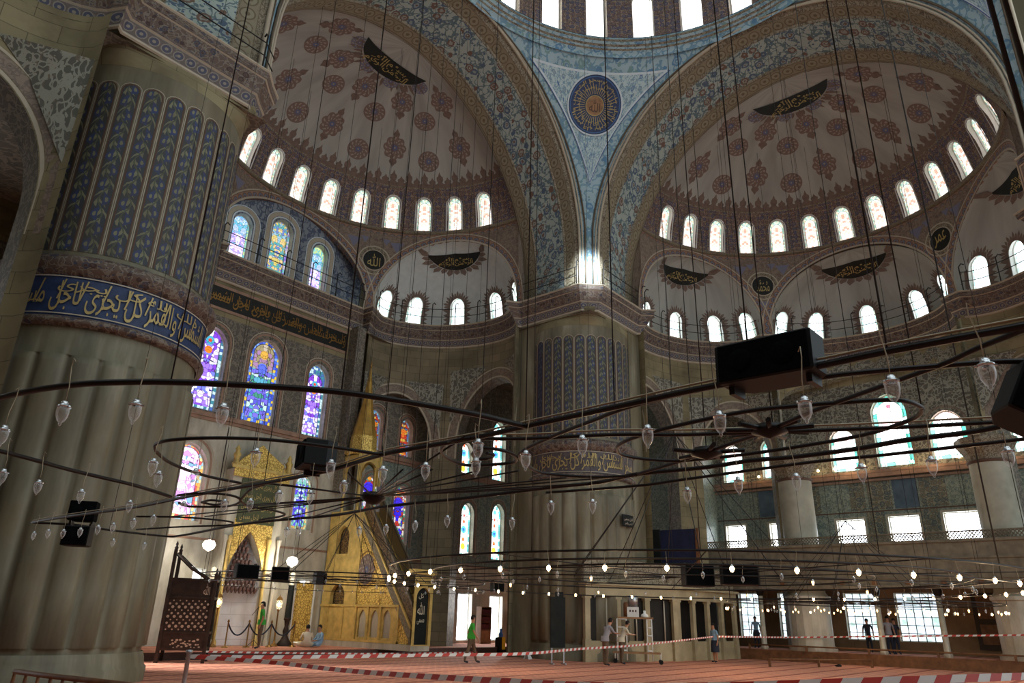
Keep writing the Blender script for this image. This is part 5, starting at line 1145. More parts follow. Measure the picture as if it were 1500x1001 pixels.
def candlestick(p,h,label):
    T=thing('candlestick',p,label,'candlestick'); p=Vector(p)
    mb=MB(); mb.lathe([(.34,0),(.34,.08),(.2,.25),(.1,.45),(.14,.6),(.08,.8),(.12,1.05),(.16,1.1),(.14,1.18)],p,14); mb.build('base','wood',parent=T)
    mb=MB(); mb.lathe([(.14,1.18),(.13,h-.1),(.15,h-.05)],p,14); mb.build('shaft','darkcloth',parent=T)
    mb=MB(); mb.lathe([(.12,h-.05),(.11,h+.55),(0,h+.6)],p,12); mb.build('candle','cream',parent=T)
# ---------------------------------------------------------------- people
def person(name,p,head,label,H=1.74,pose='stand',top='green',bot='khaki',long_sleeve=False,skirt=False,carry=None):
    """one continuous skinned body"""
    T=thing('person',p,label,'person'); k=H/1.74
    V=[];E=[];Rd=[]
    def a(x,y,z,r,par=None):
        V.append((x*k,y*k,z*k)); Rd.append(r*k); 
        if par is not None: E.append((par,len(V)-1))
        return len(V)-1
    # x right, y forward, z up
    if pose=='sit':
        pel=a(0,0,.14,.15); w=a(0,.02,.30,.145,pel); ch=a(0,.06,.50,.165,w); nk=a(0,.08,.66,.058,ch); hd=a(0,.11,.74,.078,nk); ht=a(0,.12,.86,.085,hd)
        for s in(-1,1):
            kn=a(.36*s,.32,.14,.078,pel); an=a(.05*s,.42,.07,.05,kn); a(-.06*s,.5,.05,.035,an)
            sh=a(.19*s,.06,.58,.062,ch); el=a(.27*s,.14,.36,.045,sh); wr=a(.14*s,.34,.28,.032,el); hnd=a(.10*s,.42,.27,.036,wr)
            for f in range(5): a(.10*s+(f-2)*.018,.47+(.02 if f!=0 else -.02),.265,.009,hnd)
    else:
        st={'stand':(0,0),'walk':(.24,-.26),'lean':(.04,-.04)}[pose]; ln=.16 if pose=='lean' else 0
        pel=a(0,0,.93,.135); w=a(0,.0+ln*.3,1.08,.13,pel); ch=a(0,.02+ln,1.30,.155,w); nk=a(0,.03+ln*1.4,1.47,.055,ch); hd=a(0,.05+ln*1.7,1.55,.075,nk); ht=a(0,.06+ln*1.9,1.66,.082,hd)
        for s,f in((-1,st[0]),(1,st[1])):
            kn=a(.10*s,f*.55+.02,.50,.072,pel); cf=a(.10*s,f*.8,.30,.058,kn); an=a(.10*s,f,.08,.042,cf); a(.11*s,f+.16,.035,.036,an)
            sh=a(.185*s,.02+ln,1.40,.060,ch)
            if pose=='lean': el=a(.24*s,.24,1.22,.045,sh); wr=a(.20*s,.46,1.18,.032,el); hx=(.20*s,.54,1.18)
            elif carry and s==1: el=a(.26*s,.02,1.14,.045,sh); wr=a(.14*s,.24,1.10,.032,el); hx=(.10*s,.31,1.11)
            else: el=a(.26*s,-.02-f*.25,1.13,.045,sh); wr=a(.27*s,.06-f*.55,.90,.030,el); hx=(.27*s,.08-f*.6,.81)
            hnd=a(*hx,.034,wr); d=Vector(hx)-Vector([q/k for q in V[wr]]); d.normalize()
            for fi in range(4): a(hx[0]+(fi-1.5)*.012,hx[1]+d.y*.07+(fi-1.5)*.014,hx[2]+d.z*.07,.009,hnd)
            a(hx[0]-.03*s,hx[1]+.03+d.y*.02,hx[2]+d.z*.02,.010,hnd)
    me=bpy.data.meshes.new('b'); me.from_pydata(V,E,[]); o=bpy.data.objects.new('b',me); COL.objects.link(o)
    o.modifiers.new('s','SKIN'); 
    if not me.skin_vertices:
        import bmesh
        bm=bmesh.new(); bm.from_mesh(me); bm.verts.layers.skin.verify(); bm.to_mesh(me); bm.free()
    sv=me.skin_vertices[0].data
    for i,r in enumerate(Rd): sv[i].radius=(r,r*(.78 if V[i][2]>.85*k and r>.1 else 1)); sv[i].use_root=(i==0)
    sb=o.modifiers.new('u','SUBSURF'); sb.levels=1; sb.render_levels=1
    dg=bpy.context.evaluated_depsgraph_get(); dg.update(); m2=bpy.data.meshes.new_from_object(o.evaluated_get(dg)); bpy.data.objects.remove(o)
    # features: nose, ears, eyes, brow joined to the same mesh
    mb=MB(); hz,hy=V[ht][2]-.035*k,V[ht][1]
    def ball(c,r,m,sc=(1,1,1)): mb.grid(lambda u,v:Vector((c[0]+r*sc[0]*math.cos(u)*math.cos(v),c[1]+r*sc[1]*math.sin(u)*math.cos(v),c[2]+r*sc[2]*math.sin(v))),lsp(0,2*PI,10),lsp(-PI/2,PI/2,6),m)
    ball((0,hy+.098*k,hz),.016*k,0,(.8,1,1.5)); 
    for s in(-1,1): ball((.082*s*k,hy,hz),.02*k,0,(.4,.8,1.3)); ball((.03*s*k,hy+.083*k,hz+.025*k),.009*k,1)
    ball((0,hy+.086*k,hz-.045*k),.02*k,4,(1,.4,.3))
    nv=len(m2.vertices); verts=[tuple(v.co) for v in m2.vertices]+mb.v; faces=[tuple(q.vertices) for q in m2.polygons]+[tuple(i+nv for i in f) for f in mb.f]
    nf=len(m2.polygons); cs=[q.center.copy() for q in m2.polygons]; bpy.data.meshes.remove(m2)
    me=bpy.data.meshes.new('body'); me.from_pydata(verts,[],faces)
    for q in ('skin','hair',top,bot,'iznik_red','darkc'): me.materials.append(MT[q])
    for i,q in enumerate(me.polygons):
        q.use_smooth=True
        if i>=nf: q.material_index=mb.m[i-nf]; continue
        c=cs[i]/k
        if pose=='sit': m=0 if c.z>.63 else (2 if c.z>.2 and (c.y<.24 or long_sleeve and c.z>.31) and (abs(c.x)<.34) else (3 if c.z<.24 else 0))
        else:
            arm=abs(c.x)>.215 or (pose=='lean' and c.y>.27 and c.z>1) or (carry and c.x>.1 and c.y>.15)
            if c.z>1.465+ (0.02 if pose=='lean' else 0): m=0
            elif arm and c.z<1.46: m=2 if (c.z>1.2 or long_sleeve and not (c.z<.9 or c.y>.48)) else 0
            elif c.z>.93: m=2
            elif c.z<.075: m=5
            elif c.z<.45 and skirt: m=0
            else: m=3
        q.material_index=m
    b=bpy.data.objects.new('body',me); COL.objects.link(b); b.parent=T
    # hair cap
    hb=MB(); c=Vector((0,V[ht][1]-.012*k,V[ht][2]+.0*k)); hb.grid(lambda u,v:c+Vector((.092*k*math.cos(u)*math.cos(v),.102*k*math.sin(u)*math.cos(v)-.004*k,.098*k*math.sin(v))),lsp(0,2*PI,16),lsp(.12,PI/2,6),0)
    hb.grid(lambda u,v:c+Vector((.093*k*math.cos(u),.103*k*math.sin(u)-.004*k,-v*k)),lsp(PI+.1,2*PI-.1,10),[-.014,.03,.075],0)
    h=hb.build('hair','hair'); h.parent=b
    if skirt or top=='bluec' and pose=='stand':
        sk=MB(); sk.lathe([(.15*k,.98*k),(.19*k,.80*k),(.20*k,.45*k)],(0,0,0),16); s_=sk.build('skirt',bot); s_.parent=T
    if top in('green','greyc','cream'):
        sh=MB(); sh.lathe([(.148*k,1.08*k),(.16*k,.95*k),(.162*k,.885*k)],(0,0,0),18)
        if pose!='sit': s_=sh.build('shirt_hem',top); s_.parent=T
    T.rotation_euler=(0,0,head-PI/2)
    return T
def people():
    fl=lambda x,y,z=0:px(x,y,2,z)
    cam_dir=lambda p:math.atan2(CY-p.y,CX-p.x)
    p=fl(689,972); person('person',p,cam_dir(p)+1.75,'walking person in a bright green shirt and brown trousers near the bookcases',1.72,'walk','green','khaki')
    q=px(381,930,1,18.4); p=Vector((q.x,18.4,.26)); person('person',p,cam_dir(p)-1.5,'standing person in a bright green shirt in front of the mihrab ropes',1.76,'stand','green','khaki')
    q=px(450,938,1,19.0); p=Vector((q.x,19.0,.25)); person('person',p,PI/2-.4,'person in a cream shirt sitting on the carpet, back turned, near the pulpit',1.7,'sit','cream','cream')
    q=px(470,938,1,19.1); p=Vector((q.x,19.1,.25)); person('person',p,PI-.2,'person in a light blue shirt sitting on the carpet beside the pulpit base',1.7,'sit','bluec','bluec',long_sleeve=True)
    p=fl(887,976); person('person',p,cam_dir(p)+2.4,'person in a grey shirt seen from behind leaning to the wheeled metal frame',1.76,'lean','greyc','khaki')
    p=fl(902,974)+Vector((.3,-.1,0)); person('person',p,cam_dir(p)+2.1,'person in a pale top half hidden behind the one in the grey shirt',1.68,'lean','cream','khaki')
    p=fl(1049,971); person('person',p,cam_dir(p)-.9,'person in light blue top and dark skirt holding tape by the marble lodge',1.68,'stand','bluec','darkc',skirt=True,carry=True)
    for x,yy,l,t in ((1302,0,'taller of two people standing under the gallery between the right hand windows','greyc'),(1311,.3,'smaller of two people standing under the gallery, closer to the wide window','darkc')):
        q=px(x,930,0,21.9+yy); p=Vector((21.9+yy,q.y,.5)); person('person',p,PI+.6,l,1.62 if yy else 1.72,'stand',t,'darkc')
    q=px(1108,930,0,22.6); person('person',Vector((22.6,q.y,.5)),PI,'small dark figure at the first window right of the marble lodge',1.6,'stand','bluec','darkc')
    q=px(1272,930,0,23.6); person('person',Vector((23.6,q.y,.5)),PI,'dark figure against the first wide grilled window of the right wall',1.6,'stand','darkc','darkc')
# ---------------------------------------------------------------- furniture
def preacher_chair():
    p=px(262,972,2,0); T=thing('preacher_chair',p,'tall dark carved wooden preacher chair with openwork star panels beside the giant pier','preacher chair'); a=math.atan2(-(CX-p.x),(CY-p.y))+PI+.12; 
    rt=Matrix.Rotation(math.atan2(p.y-CY,p.x-CX)-PI/2-.10,3,'Z'); g=lambda x,y,z:p+rt@Vector((x,y,z)); W,D=1.42,1.3
    def bx(name,mat,*b):
        mb=MB()
        for c,d in b: mb.box(g(*c),d,0,M=rt)
        return mb.build(name,mat,parent=T)
    for sx,h in((-1,3.55),(1,2.72)):
        for sy in(0,1): 
            mb=MB(); mb.box(g(sx*W/2,sy*D,h/2),(.11,.11,h),0,M=rt); c=g(sx*W/2,sy*D,h); mb.lathe([(.05,0),(.07,.06),(.03,.12),(.05,.18),(0,.3)],c,8); mb.build('post','wood',parent=T)
    for z in(.42,.92,2.02,2.6): bx('crossrail','wood',((0,0,z),(W,.09,.08)),((0,D,z),(W,.09,.08)),((-W/2,D/2,z),(.09,D,.08)),((W/2,D/2,z),(.09,D,.08)))
    for y in(0,D):
        mb=MB(); mb.box(g(0,y,1.47),(W,.03,1.05),0,M=rt); fr=mb.build('lattice_panel','wood',parent=T)
        mb=MB(); k=0
        for i in range(13):
            for j in range(10):
                x=-W/2+.12+(W-.24)*i/12; z=1.02+.9*j/9; r=.026+.012*((i*3+j*5)%3)
                if (i+j)%2==0: 
                    c=g(x,y-.022,z); n=6; mb.poly([c+rt@Vector((r*math.cos(q*2*PI/n),0,r*math.sin(q*2*PI/n))) for q in range(n)])
        m=mb.build('inlay','inlay',parent=fr); m.location=(0,0,0)
        mb=MB(); mb.box(g(0,y,.67),(W,.03,.42),0,M=rt); fr=mb.build('carved_panel','wood',parent=T)
        mb=MB()
        for i in range(26):
            x=-W/2+.35+(W-.5)*i/26; z=.56+.1*math.sin(i*1.7)+.03*(i%3); c=g(x,y-.022,z); r=.03+.01*(i%3); mb.poly([c+rt@Vector((r*math.cos(q*2*PI/5+i),0,r*.7*math.sin(q*2*PI/5+i))) for q in range(5)])
        m=mb.build('inlay','inlay',parent=fr); m.location=(0,0,0)
        mb=MB(); A=[(-W/2,2.6),(W/2,2.6),(W*.22,2.6),(-W/2+.1,3.45),(-W/2,3.5)]
        mb.tube([g(-W/2+.05,y,3.42),g(-.1,y,2.95),(g(W*.28,y,2.66))],.06,6); mb.build('arm','wood',parent=T)
        mb=MB(); mb.box(g(0,y,2.3),(W,.03,.55),0,M=rt); mb.build('upper_panel','wood',parent=T)
        mb=MB(); write(mb,lambda u,v,o=0:g(u,y-.03,v),'\uFDF2',.38,2.12,.2,.36,0); m=mb.build('inlay','inlay',parent=T)
    bx('seat','wood',((0,D/2,2.05),(W,D,.06)))
def lodge():
    A=Vector((9.3,10.3,0));B=px(974,969,2,0);C=px(1084,963,2,0); 
    B=Vector((13.6,8.2,0));C=Vector((20.2,7.75,0)); B=Vector((*px(974,968.5,2,0).xy,0)); B=px(974,970,2,0)
    A=Vector((9.1,9.7,0)); C=Vector((20.1,7.6,0)); B=Vector((14.3,8.0,0))
    T=thing('prayer_lodge',(B.x,B.y+1,0),'low marble lodge of square pillars and dark openings attached to the middle pier','lodge')
    def side(P,Q,n,w0,dp=1.1):
        d=(Q-P); Ln=d.length; d.normalize(); nrm=Vector((-d.y,d.x,0)); ang=math.atan2(d.y,d.x); M_=Matrix.Rotation(ang,3,'Z')
        for i in range(n+1):
            c=P+d*(w0/2+(Ln-w0)*i/n)+nrm*.1; mb=MB(); mb.box(c+Vector((0,0,1.35)),(w0,.17,2.7),0,M=M_); mb.box(c+Vector((0,0,2.62)),(w0+.08,.24,.12),0,M=M_); mb.box(c+Vector((0,0,.45)),(w0+.05,.2,.9),0,M=M_); mb.build('pillar','lodgem',parent=T)
        m=(P+Q)/2+nrm*.2
        mb=MB(); mb.box(m+Vector((0,0,2.92)),(Ln,.45,.5),0,M=M_); mb.box(m-nrm*.08+Vector((0,0,3.2)),(Ln+.1,.6,.12),0,M=M_); mb.build('lintel','lodgem',parent=T)
        mb=MB(); mb.box(m+Vector((0,0,3.75)),(Ln,.2,1.0),0,M=M_); mb.build('parapet','mould',parent=T)
        mb=MB(); mb.box(m+Vector((0,0,.42)),(Ln-.2,.10,.84),0,M=M_); mb.build('dado','lodgem',parent=T)
        for i in range(n):
            c=P+d*(w0/2+(Ln-w0)*(i+.5)/n)+nrm*dp; mb=MB(); mb.box(c+Vector((0,0,1.6)),((Ln-w0)/n,.04,3.1),0,M=M_); mb.build('shade_panel','lodge_shade',parent=T)  # dark sheet painted as the shade inside each opening
            mb=MB(); mb.tube([c+d*.3-nrm*min(.7,dp*.3)+Vector((0,0,.8)),c+d*.3-nrm*min(.7,dp*.3)+Vector((0,0,2.6))],.035,8); mb.build('slender_post','marble',parent=T)
    side(A,B,3,.28,.26); side(B,C,4,.26)
    up=Vector((0,0,1)); n=Vector((.35,1,0))*3.2
    mb=MB(); P=[A+up*3.22,B+up*3.22,C+up*3.22,C+n+up*3.22,Vector((14.5,10.4,3.22)),Vector((13.2,9.25,3.22)),Vector((11.7,8.98,3.22)),Vector((10.3,9.35,3.22))]; mb.poly(P,0); mb.poly([p-up*.06 for p in P],0); mb.build('roof','mould',parent=T)
    # screens on top
    D1=thing('cloth_screen',px(975,800,0,14.6),'navy blue cloth screen standing above the marble lodge','screen')
    def pan(T,x0,x1,y0,y1,X,mat,nm='panel'):
        a=px(x0,y1,0,X);b=px(x1,y1,0,X);c=px(x0,y0,0,X); mb=MB(); mid=(a+b)/2; d=(b-a); mb.box((X,mid.y,(a.z+c.z)/2),(.06,abs(d.y),c.z-a.z)); return mb.build(nm,mat,parent=T)
    pan(D1,942,1024,779,838,15.2,'navy'); pan(D1,938,944,778,842,15.15,'woodm','post'); pan(D1,1022,1027,774,842,15.15,'woodm','post')
    D2=thing('black_screen',px(961,805,0,15),'narrow black screen leaning in front of the navy screen above the lodge','screen'); pan(D2,951,969,777,832,14.9,'darkcloth')
    D3=thing('black_screen',px(905,920,2,1.5),'tall black panel on feet at the left end of the marble lodge','screen')
    a=px(818,955,2,.1); M_=Matrix.Rotation(-.6,3,'Z'); D3.location=(8.7,9.3,0); c=Vector((8.75,9.35,0))
    q=px(817,930,1,9.3); c=Vector((q.x,9.3,0)); D3.location=c
    mb=MB(); mb.box(c+Vector((0,0,1.55)),(.62,.06,1.9),0,M=M_); mb.box(c+Vector((.1,0,2.55)),(.34,.05,.3),0,M=M_); mb.build('panel','darkcloth',parent=D3)
    for s in(-.25,.25): mb=MB(); mb.box(c+M_@Vector((s,0,.3)),(.04,.05,.6),0,M=M_); mb.box(c+M_@Vector((s,0,.03)),(.05,.5,.05),0,M=M_); mb.build('foot','steel',parent=D3)
    # plate on pier
    a=math.radians(180+35-24); S=lambda u,v,d=0:Vector((11.66+(2.80-d)*math.cos(a+u/2.8),11.66+(2.80-d)*math.sin(a+u/2.8),v))
    z=px(915,756,0,9.9).z; a=math.radians(215+52); T=thing('wall_sign',S(0,z),'small dark plate with white lettering fixed high on the middle pier','sign')
    mb=MB(); mb.grid(lambda u,v:S(u,v),lsp(-.48,.48,4),[z-.28,z+.28],0); mb.grid(lambda u,v:S(u,v,-.02),lsp(-.43,.43,4),[z-.23,z+.23],0); 
    pl=mb.build('plate','darkcloth',parent=T); mb=MB(); write(mb,lambda x,y,o=0:S(x,z+y,-.03-o),shape('لاجل مسمى'),-.36,-.02,.7,.17,0); write(mb,lambda x,y,o=0:S(x,z+y,-.03-o),shape('الشمس والقمر'),-.3,-.2,.6,.13,0); mb.build('lettering','inlay',parent=T)
def trolley():
    p=px(935,973,2,0); T=thing('wheeled_frame',p,'wheeled white metal and wood work frame in front of the marble lodge','trolley'); rt=Matrix.Rotation(math.atan2(p.y-CY,p.x-CX)-PI/2,3,'Z'); g=lambda x,y,z:p+rt@Vector((x,y,z))
    def bar(n,m,a,b,r=.025): mb=MB(); mb.tube([g(*a),g(*b)],r,6); mb.build(n,m,parent=T)
    for x in(-.85,-.45,.42,.62):
        for y in(0,.55): bar('upright','white',(x,y,.12),(x,y,1.78 if abs(x)<.8 else 1.75))
    for z in(.5,1.1,1.42,1.75):
        for y in(0,.55): bar('rung','white',(-.85,y,z),(-.45,y,z)); bar('rung','white',(.42,y,z),(.62,y,z))
    for z,w in((.42,2.0),(1.8,1.5)):
        mb=MB(); mb.box(g(-.05,.28,z),(w,.62,.07),0,M=rt); mb.build('platform','woodl',parent=T)
    for x in(-.95,.95):
        for y in(0,.55):
            mb=MB(); cc=g(x,y,.09); M2=rt; mb.grid(lambda a,t:cc+rt@Vector(((t-1)*.0+.09*math.cos(a),(-.03,.03)[t],.09*math.sin(a))),lsp(0,2*PI,14),[0,1]); 
            for s in(-.03,.03): mb.poly([cc+rt@Vector((.09*math.cos(q*PI/7),s,.09*math.sin(q*PI/7))) for q in range(14)])
            mb.build('wheel','black',parent=T); bar('caster_leg','white',(x,y,.12),(x,y,.45),.02)
    b=g(-.15,.28,1.84); C2=thing('cardboard_box',b,'small white perforated box on top of the wheeled frame','box'); mb=MB(); mb.box(b+Vector((0,0,.2)),(.5,.36,.4),0,M=rt); mb.build('carton','white',parent=C2)
    mb=MB()
    for x in(-.12,.0,.12): mb.box(b+rt@Vector((x,-.185,.24)),(.06,.01,.09),0,M=rt)
    mb.build('hole','crestd',parent=C2)
    C3=thing('lamp_bucket',b+Vector((0,0,.4)),'grey round bucket standing on the white box of the wheeled frame','bucket'); mb=MB(); mb.lathe([(0,.41),(.2,.41),(.24,.85),(.2,.87),(.0,.84)],b,18); mb.build('bucket','steel',parent=C3)
    c=g(.34,.28,1.84); C4=thing('cloth_bundle',c,'small white bundle on the right end of the wheeled frame top','bundle'); mb=MB(); mb.lathe([(0,0),(.17,.0),(.15,.1),(.05,.16),(.06,.26),(0,.28)],c,10); mb.build('cloth','white',parent=C4)
    c=g(-.42,.28,1.84); C5=thing('brown_canister',c,'tall brown canister left of the white box on the wheeled frame','canister'); mb=MB(); mb.lathe([(0,0),(.14,0),(.14,.55),(.1,.6),(0,.6)],c,16); mb.build('body','woodm',parent=C5)
def bookcase(xp,label):
    q=px(xp,900,1,20.9); c=Vector((q.x,20.9,.25)); T=thing('bookcase',c,label,'bookcase'); W,D,H=.85,.4,2.0
    pbox(T,'side','woodm',((c.x-W/2,c.y,.25+H/2),(.05,D,H))); pbox(T,'side','woodm',((c.x+W/2,c.y,.25+H/2),(.05,D,H))); pbox(T,'back','wood',((c.x,c.y+D/2,.25+H/2),(W,.03,H)))
    for z in(.02,.75,1.15,1.55,1.97): pbox(T,'shelf','woodm',((c.x,c.y,.25+z),(W,D,.04)))
    pbox(T,'cupboard_door','woodl',((c.x,c.y-D/2,.25+.38),(W-.06,.03,.66)))
    for z in(.77,1.17,1.57):
        n=0; x=c.x-W/2+.06
        while x<c.x+W/2-.08:
            w=random.uniform(.035,.06); h=random.uniform(.24,.32); mb=MB(); mb.box((x+w/2,c.y-.03,.25+z+h/2),(w*.92,.24,h))
            mb.build('book','books',label='maroon bound book on a shelf of the '+('left' if xp<725 else 'right')+' bookcase',cat='book',group='books in the '+('left' if xp<725 else 'right')+' bookcase'); x+=w
def barriers():
    Z=.96
    def tape(name,pts,w,label,mat2='redp'):
        P=smoothline(pts,6); acc=[0]
        for i in range(1,len(P)): acc.append(acc[-1]+(P[i]-P[i-1]).length)
        T=thing(name,P[0],label,'barrier tape'); L=acc[-1]; n=int(L/.16)
        def at(s):
            for i in range(len(P)-1):
                if acc[i+1]>=s: return P[i].lerp(P[i+1],(s-acc[i])/max(1e-6,acc[i+1]-acc[i]))
            return P[-1]
        for m in (0,1):
            mb=MB()
            for i in range(n):
                if i%2!=m: continue
                a,b=at(L*i/n),at(L*(i+1)/n); u=Vector((0,0,w/2)); sk=(b-a)*.28
                for o in (.0015,-.0015):
                    q=Vector((o,o,0)); mb.poly([a-u-sk+q,b-u-sk+q,b+u+q,a+u+q])
            mb.build('red_stripes' if m else 'white_stripes','redp' if m else 'white',parent=T)['kind']='stuff'
        return T
    p0=px(276,962,2,Z)
    tape('barrier_tape',[p0,px(420,963,2,Z),px(640,960,2,Z),px(769,958,2,Z),px(850,951,2,Z),px(940,945,2,.98),px(1045,933,2,1.16)],.055,'red and white striped tape running from the grey post to the person in blue')
    tape('barrier_tape',[px(1053,933,2,1.16)]+[px(x,934-(x-1166)*.01,0,20.2) for x in (1166,1300,1466,1530)],.07,'red and white striped tape across the right hand windows')
    tape('barrier_tape',[p0,px(400,971,2,.93),px(520,984,2,.95),px(750,999,2,1.08),px(900,1006,2,1.15),px(1060,1006,2,1.22),px(1240,1000,2,1.27),px(1420,994,2,1.3),px(1560,989,2,1.3)],.055,'nearest red and white striped tape along the bottom edge of the view')
    tape('barrier_tape',[px(x,y,1,15.9) for x,y in ((300,955),(420,957),(560,958),(700,956))],.06,'far red and white striped tape in front of the mihrab platform')
    for p,l in((p0,'grey metal post holding the striped tapes beside the carved wooden chair'),):
        T=thing('barrier_post',(p.x,p.y,0),l,'post')
        mb=MB(); mb.lathe([(.16,0),(.16,.03),(.035,.06),(.032,1.0),(.05,1.01),(.05,1.05),(0,1.06)],(p.x,p.y,0),14); mb.build('pole','steel',parent=T)
    # ropes before the mihrab
    xs=[332,363,396,430]; P=[]
    for i,x in enumerate(xs):
        q=px(x,930,1,19.9); P.append(Vector((q.x,19.9,.25)))
    for i,p in enumerate(P):
        T=thing('rope_stanchion',p,['leftmost','second','third','rightmost'][i]+' brass stanchion holding the rope in front of the mihrab','stanchion')
        mb=MB(); mb.lathe([(.16,0),(.14,.04),(.03,.08),(.025,.95),(.05,.98),(.03,1.05),(0,1.07)],p,12); mb.build('post','brass',parent=T)
        if i<3:
            q=P[i+1]; mb=MB(); mb.tube([p.lerp(q,t)+Vector((0,0,.92-.45*(1-(2*t-1)**2))) for t in lsp(0,1,12)],.03,6); mb.build('rope','darkc',parent=T)
    q=px(373,930,1,19.4); p=Vector((q.x,19.4,.25)); T=thing('microphone_stand',p,'slim microphone stand between the ropes in front of the mihrab niche','microphone stand')
    mb=MB(); mb.tube([p,p+Vector((0,0,1.6))],.015,6)
    for a in(0,2.1,4.2): mb.tube([p+Vector((0,0,.3)),p+Vector((.35*math.cos(a),.35*math.sin(a),0))],.012,5)
    mb.build('stand','iron',parent=T); mb=MB(); mb.tube([p+Vector((-.25,0,1.25)),p+Vector((0,0,1.55)),p+Vector((.3,0,1.62))],.012,5); mb.build('boom','iron',parent=T); mb=MB(); mb.lathe([(0,0),(.03,.01),(.035,.08),(0,.1)],p+Vector((.3,0,1.58)),8); mb.build('microphone','black',parent=T)
    # low rail at the platform edge, right
    def lowrail(pts,label,h=.28,mat='woodm'):
        T=thing('low_rail',pts[0],label,'rail'); mb=MB(); mb.tube([p+Vector((0,0,h)) for p in pts],.04,6); mb.build('bar',mat,parent=T)
        for i in range(len(pts)):
            mb=MB(); mb.box(pts[i]+Vector((0,0,h/2)),(.09,.09,h)); mb.build('foot',mat,parent=T)
    lowrail([Vector((20.45,y,.5)) for y in lsp(-13,7.2,7)],'long low brown rail along the raised platform edge under the gallery',.22)
    lowrail([px(x,979-(1280-x)*.012,2,0) for x in (1128,1200,1278)],'low wooden bench rail standing on the red carpet at the right',.3)
    p=px(1228,977,2,0); T=thing('pair_of_shoes',p,'pair of small dark shoes beside the low bench rail on the carpet','shoes')
    for s in(-.08,.08):
        mb=MB(); c=p+Vector((s,0,0)); mb.grid(lambda u,v:c+Vector((.045*math.cos(u)*math.cos(v),.13*math.sin(u)*math.cos(v),.035+.045*math.sin(v)*(1.2-.5*math.sin(u)))),lsp(0,2*PI,12),lsp(-PI/2,PI/2,6)); mb.build('shoe','black',parent=T)
    # wooden fence near left
    P=[px(x,y,2,.55) for x,y in((22,984),(75,991),(130,997),(190,1004))]; T=thing('wooden_fence',P[0].xy.to_3d(),'low brown wooden fence at the foot of the giant left pier','fence')
    mb=MB(); mb.tube(P,.045,6); mb.build('top_rail','woodm',parent=T); mb=MB(); mb.tube([p-Vector((0,0,.4)) for p in P],.035,6); mb.build('bottom_rail','woodm',parent=T)
    for i in range(10):
        t=i/9*3; j=min(2,int(t)); q=P[j].lerp(P[j+1],t-j); mb=MB(); mb.lathe([(.03,0),(.02,.2),(.035,.35),(.025,.53)],(q.x,q.y,0.),8); mb.build('baluster','woodm',parent=T)
    # yellow floor cleaner, metal stand
    q=px(733,955,2,.0); c=px(733,956,2,.0); T=thing('floor_cleaner',c,'yellow and black floor cleaning machine near the bookcases','cleaner')
    mb=MB(); mb.box(c+Vector((.06,0,.42)),(.26,.3,.62)); mb.build('tank','yellow',parent=T); mb=MB(); mb.box(c+Vector((-.17,0,.36)),(.2,.3,.72)); mb.box(c+Vector((-.02,0,.07)),(.55,.4,.14)); mb.build('body','black',parent=T); mb=MB(); mb.lathe([(.1,.72),(.12,.85),(.06,1.0),(.07,1.12),(0,1.15)],c,10); mb.build('bottle','bluep',parent=T)
    for x,l in((752,'small white folding floor sign right of the cleaning machine'),(773,'tiny white cone on the carpet in front of the middle pier')):
        c=px(x,957 if x<760 else 966,2,0); T=thing('floor_sign',c,l,'sign'); mb=MB(); h=.45 if x<760 else .3
        for s in(-1,1): mb.poly([c+Vector((-.14,s*.14,0)),c+Vector((.14,s*.14,0)),c+Vector((.08,s*.02,h)),c+Vector((-.08,s*.02,h))])
        mb.build('board','white',parent=T)
    a=px(300,930,1,20.6); floor_lamp_stand((px(313,930,1,20.6).x,20.6,.25),'lit lantern post left of the mihrab'); floor_lamp_stand((px(403,930,1,20.6).x,20.6,.25),'lit lantern post right of the mihrab')
    candlestick((px(418,930,1,20.7).x,20.7,.25),2.6,'giant dark candlestick with a pale candle in front of the bright slit window')
    candlestick((px(298,930,1,20.7).x,20.7,.25),2.5,'giant dark candlestick left of the mihrab half hidden by the carved chair')
    # bright round lamp globes on tall candles beside the mihrab
    for x,y,l in((306,800,'glowing white globe lamp high left of the mihrab'),(428,824,'glowing white globe lamp high right of the mihrab')):
        p=px(x,y,1,20.2); T=thing('globe_lamp',p,l,'lamp'); mb=MB(); mb.lathe([(0,-.22),(.2,-.1),(.26,.05),(.18,.2),(0,.25)],p,14); mb.build('globe','globe',parent=T); mb=MB(); mb.tube([p+Vector((0,0,.2)),p+Vector((0,0,5))],.015,5); mb.build('cable','wire',parent=T)
def build_things():
    chandeliers(); speakers(); minbar(); mihrab(); preacher_chair(); lodge(); trolley()
    bookcase(709,'dark bookcase with maroon books between the two bright ground windows'); bookcase(754,'second bookcase with maroon books close to the middle pier')
    barriers(); people()
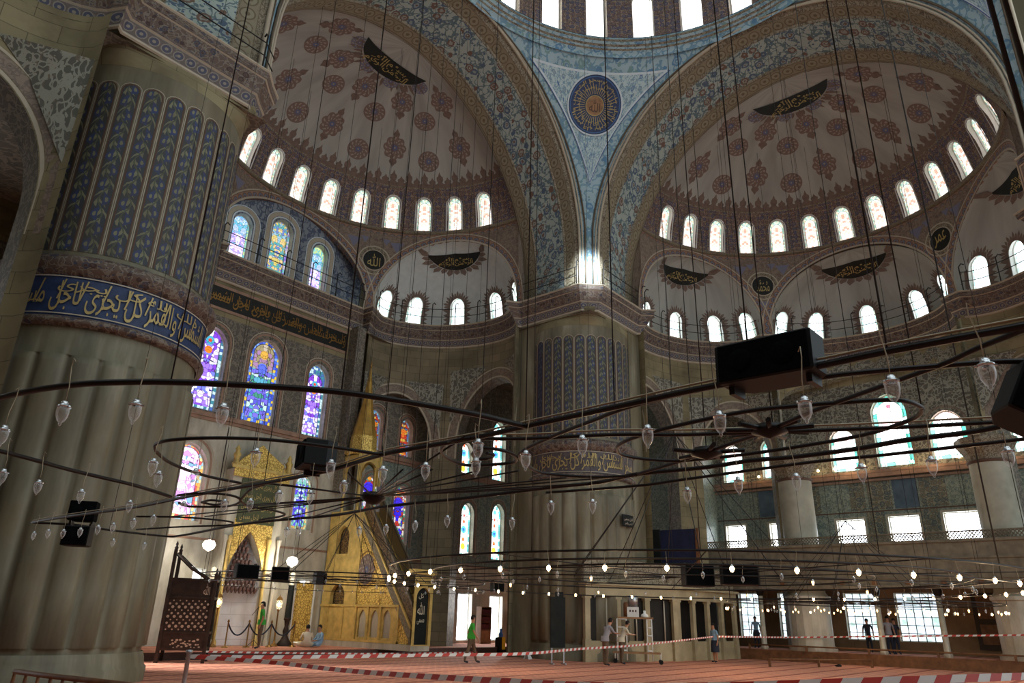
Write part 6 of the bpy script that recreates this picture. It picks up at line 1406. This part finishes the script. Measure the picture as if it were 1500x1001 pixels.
# ---------------------------------------------------------------- light and rendering
def lights():
    w=bpy.data.worlds.new('daylight'); SC.world=w; w.use_nodes=True; nt=w.node_tree; bg=nt.nodes['Background']
    bg.inputs[0].default_value=(.80,.94,1.,1); bg.inputs[1].default_value=WORLD
    # sun coming through an upper window onto the foot of the pendentive
    def spot(p,q,e,ang,r,c,n):
        l=bpy.data.lights.new(n,'SPOT'); l.energy=e; l.spot_size=math.radians(ang); l.spot_blend=.9; l.shadow_soft_size=r; l.color=c
        o=bpy.data.objects.new(n,l); COL.objects.link(o); o.location=p; d=(Vector(q)-Vector(p)); o.rotation_euler=d.to_track_quat('-Z','Y').to_euler()
    spot((-6.0,-6.6,31.4),(9.7,9.7,18.2),200000,5.5,.4,(.78,.9,1.),'dome_window_daylight')
    spot((-13.5,20.9,5.5),(-4.5,15.0,.2),12000,42,.4,(1.,.97,.92),'north_window_daylight')
    spot((19.,21.2,2.9),(14.,18.0,.25),1800,80,.5,(1.,.97,.92),'ground_window_daylight')
    def bulb(p,e,n,r=.06,c=(1,.72,.42)):
        l=bpy.data.lights.new(n,'POINT'); l.energy=e; l.shadow_soft_size=r; l.color=c; o=bpy.data.objects.new(n,l); COL.objects.link(o); o.location=p
    for i in range(6):
        a=2*PI*i/6+.3; bulb((-.2+7.7*math.cos(a),.3+7.7*math.sin(a),2.2),45,'ring_bulb_light')
    for i in range(4):
        a=2*PI*i/4+.3; bulb((13.6+5*math.cos(a),-.2+5*math.sin(a),2.0),40,'ring_bulb_light')
    for x,y in ((306,800),(428,824)): bulb(px(x,y,1,19.8),110,'globe_light',.1,(1,.93,.8))
    for y in (6.1,2.2,-2.,-5.2): bulb((24.3,y,10.1),14,'ledge_bulb_light')
    V=SC.view_settings; V.view_transform='Standard'; V.look='None'; V.gamma=1; V.use_curve_mapping=False; V.exposure=EXPO
    c=SC.cycles; c.use_denoising=True; c.max_bounces=6; c.diffuse_bounces=4; c.glossy_bounces=2; c.transmission_bounces=4; c.transparent_max_bounces=6
    c.sample_clamp_indirect=6; c.caustics_reflective=False; c.caustics_refractive=False; c.blur_glossy=1.
    c.use_adaptive_sampling=True; c.adaptive_threshold=.02
WORLD=1.35; EXPO=0.4
build_shell()
build_things()
lights()
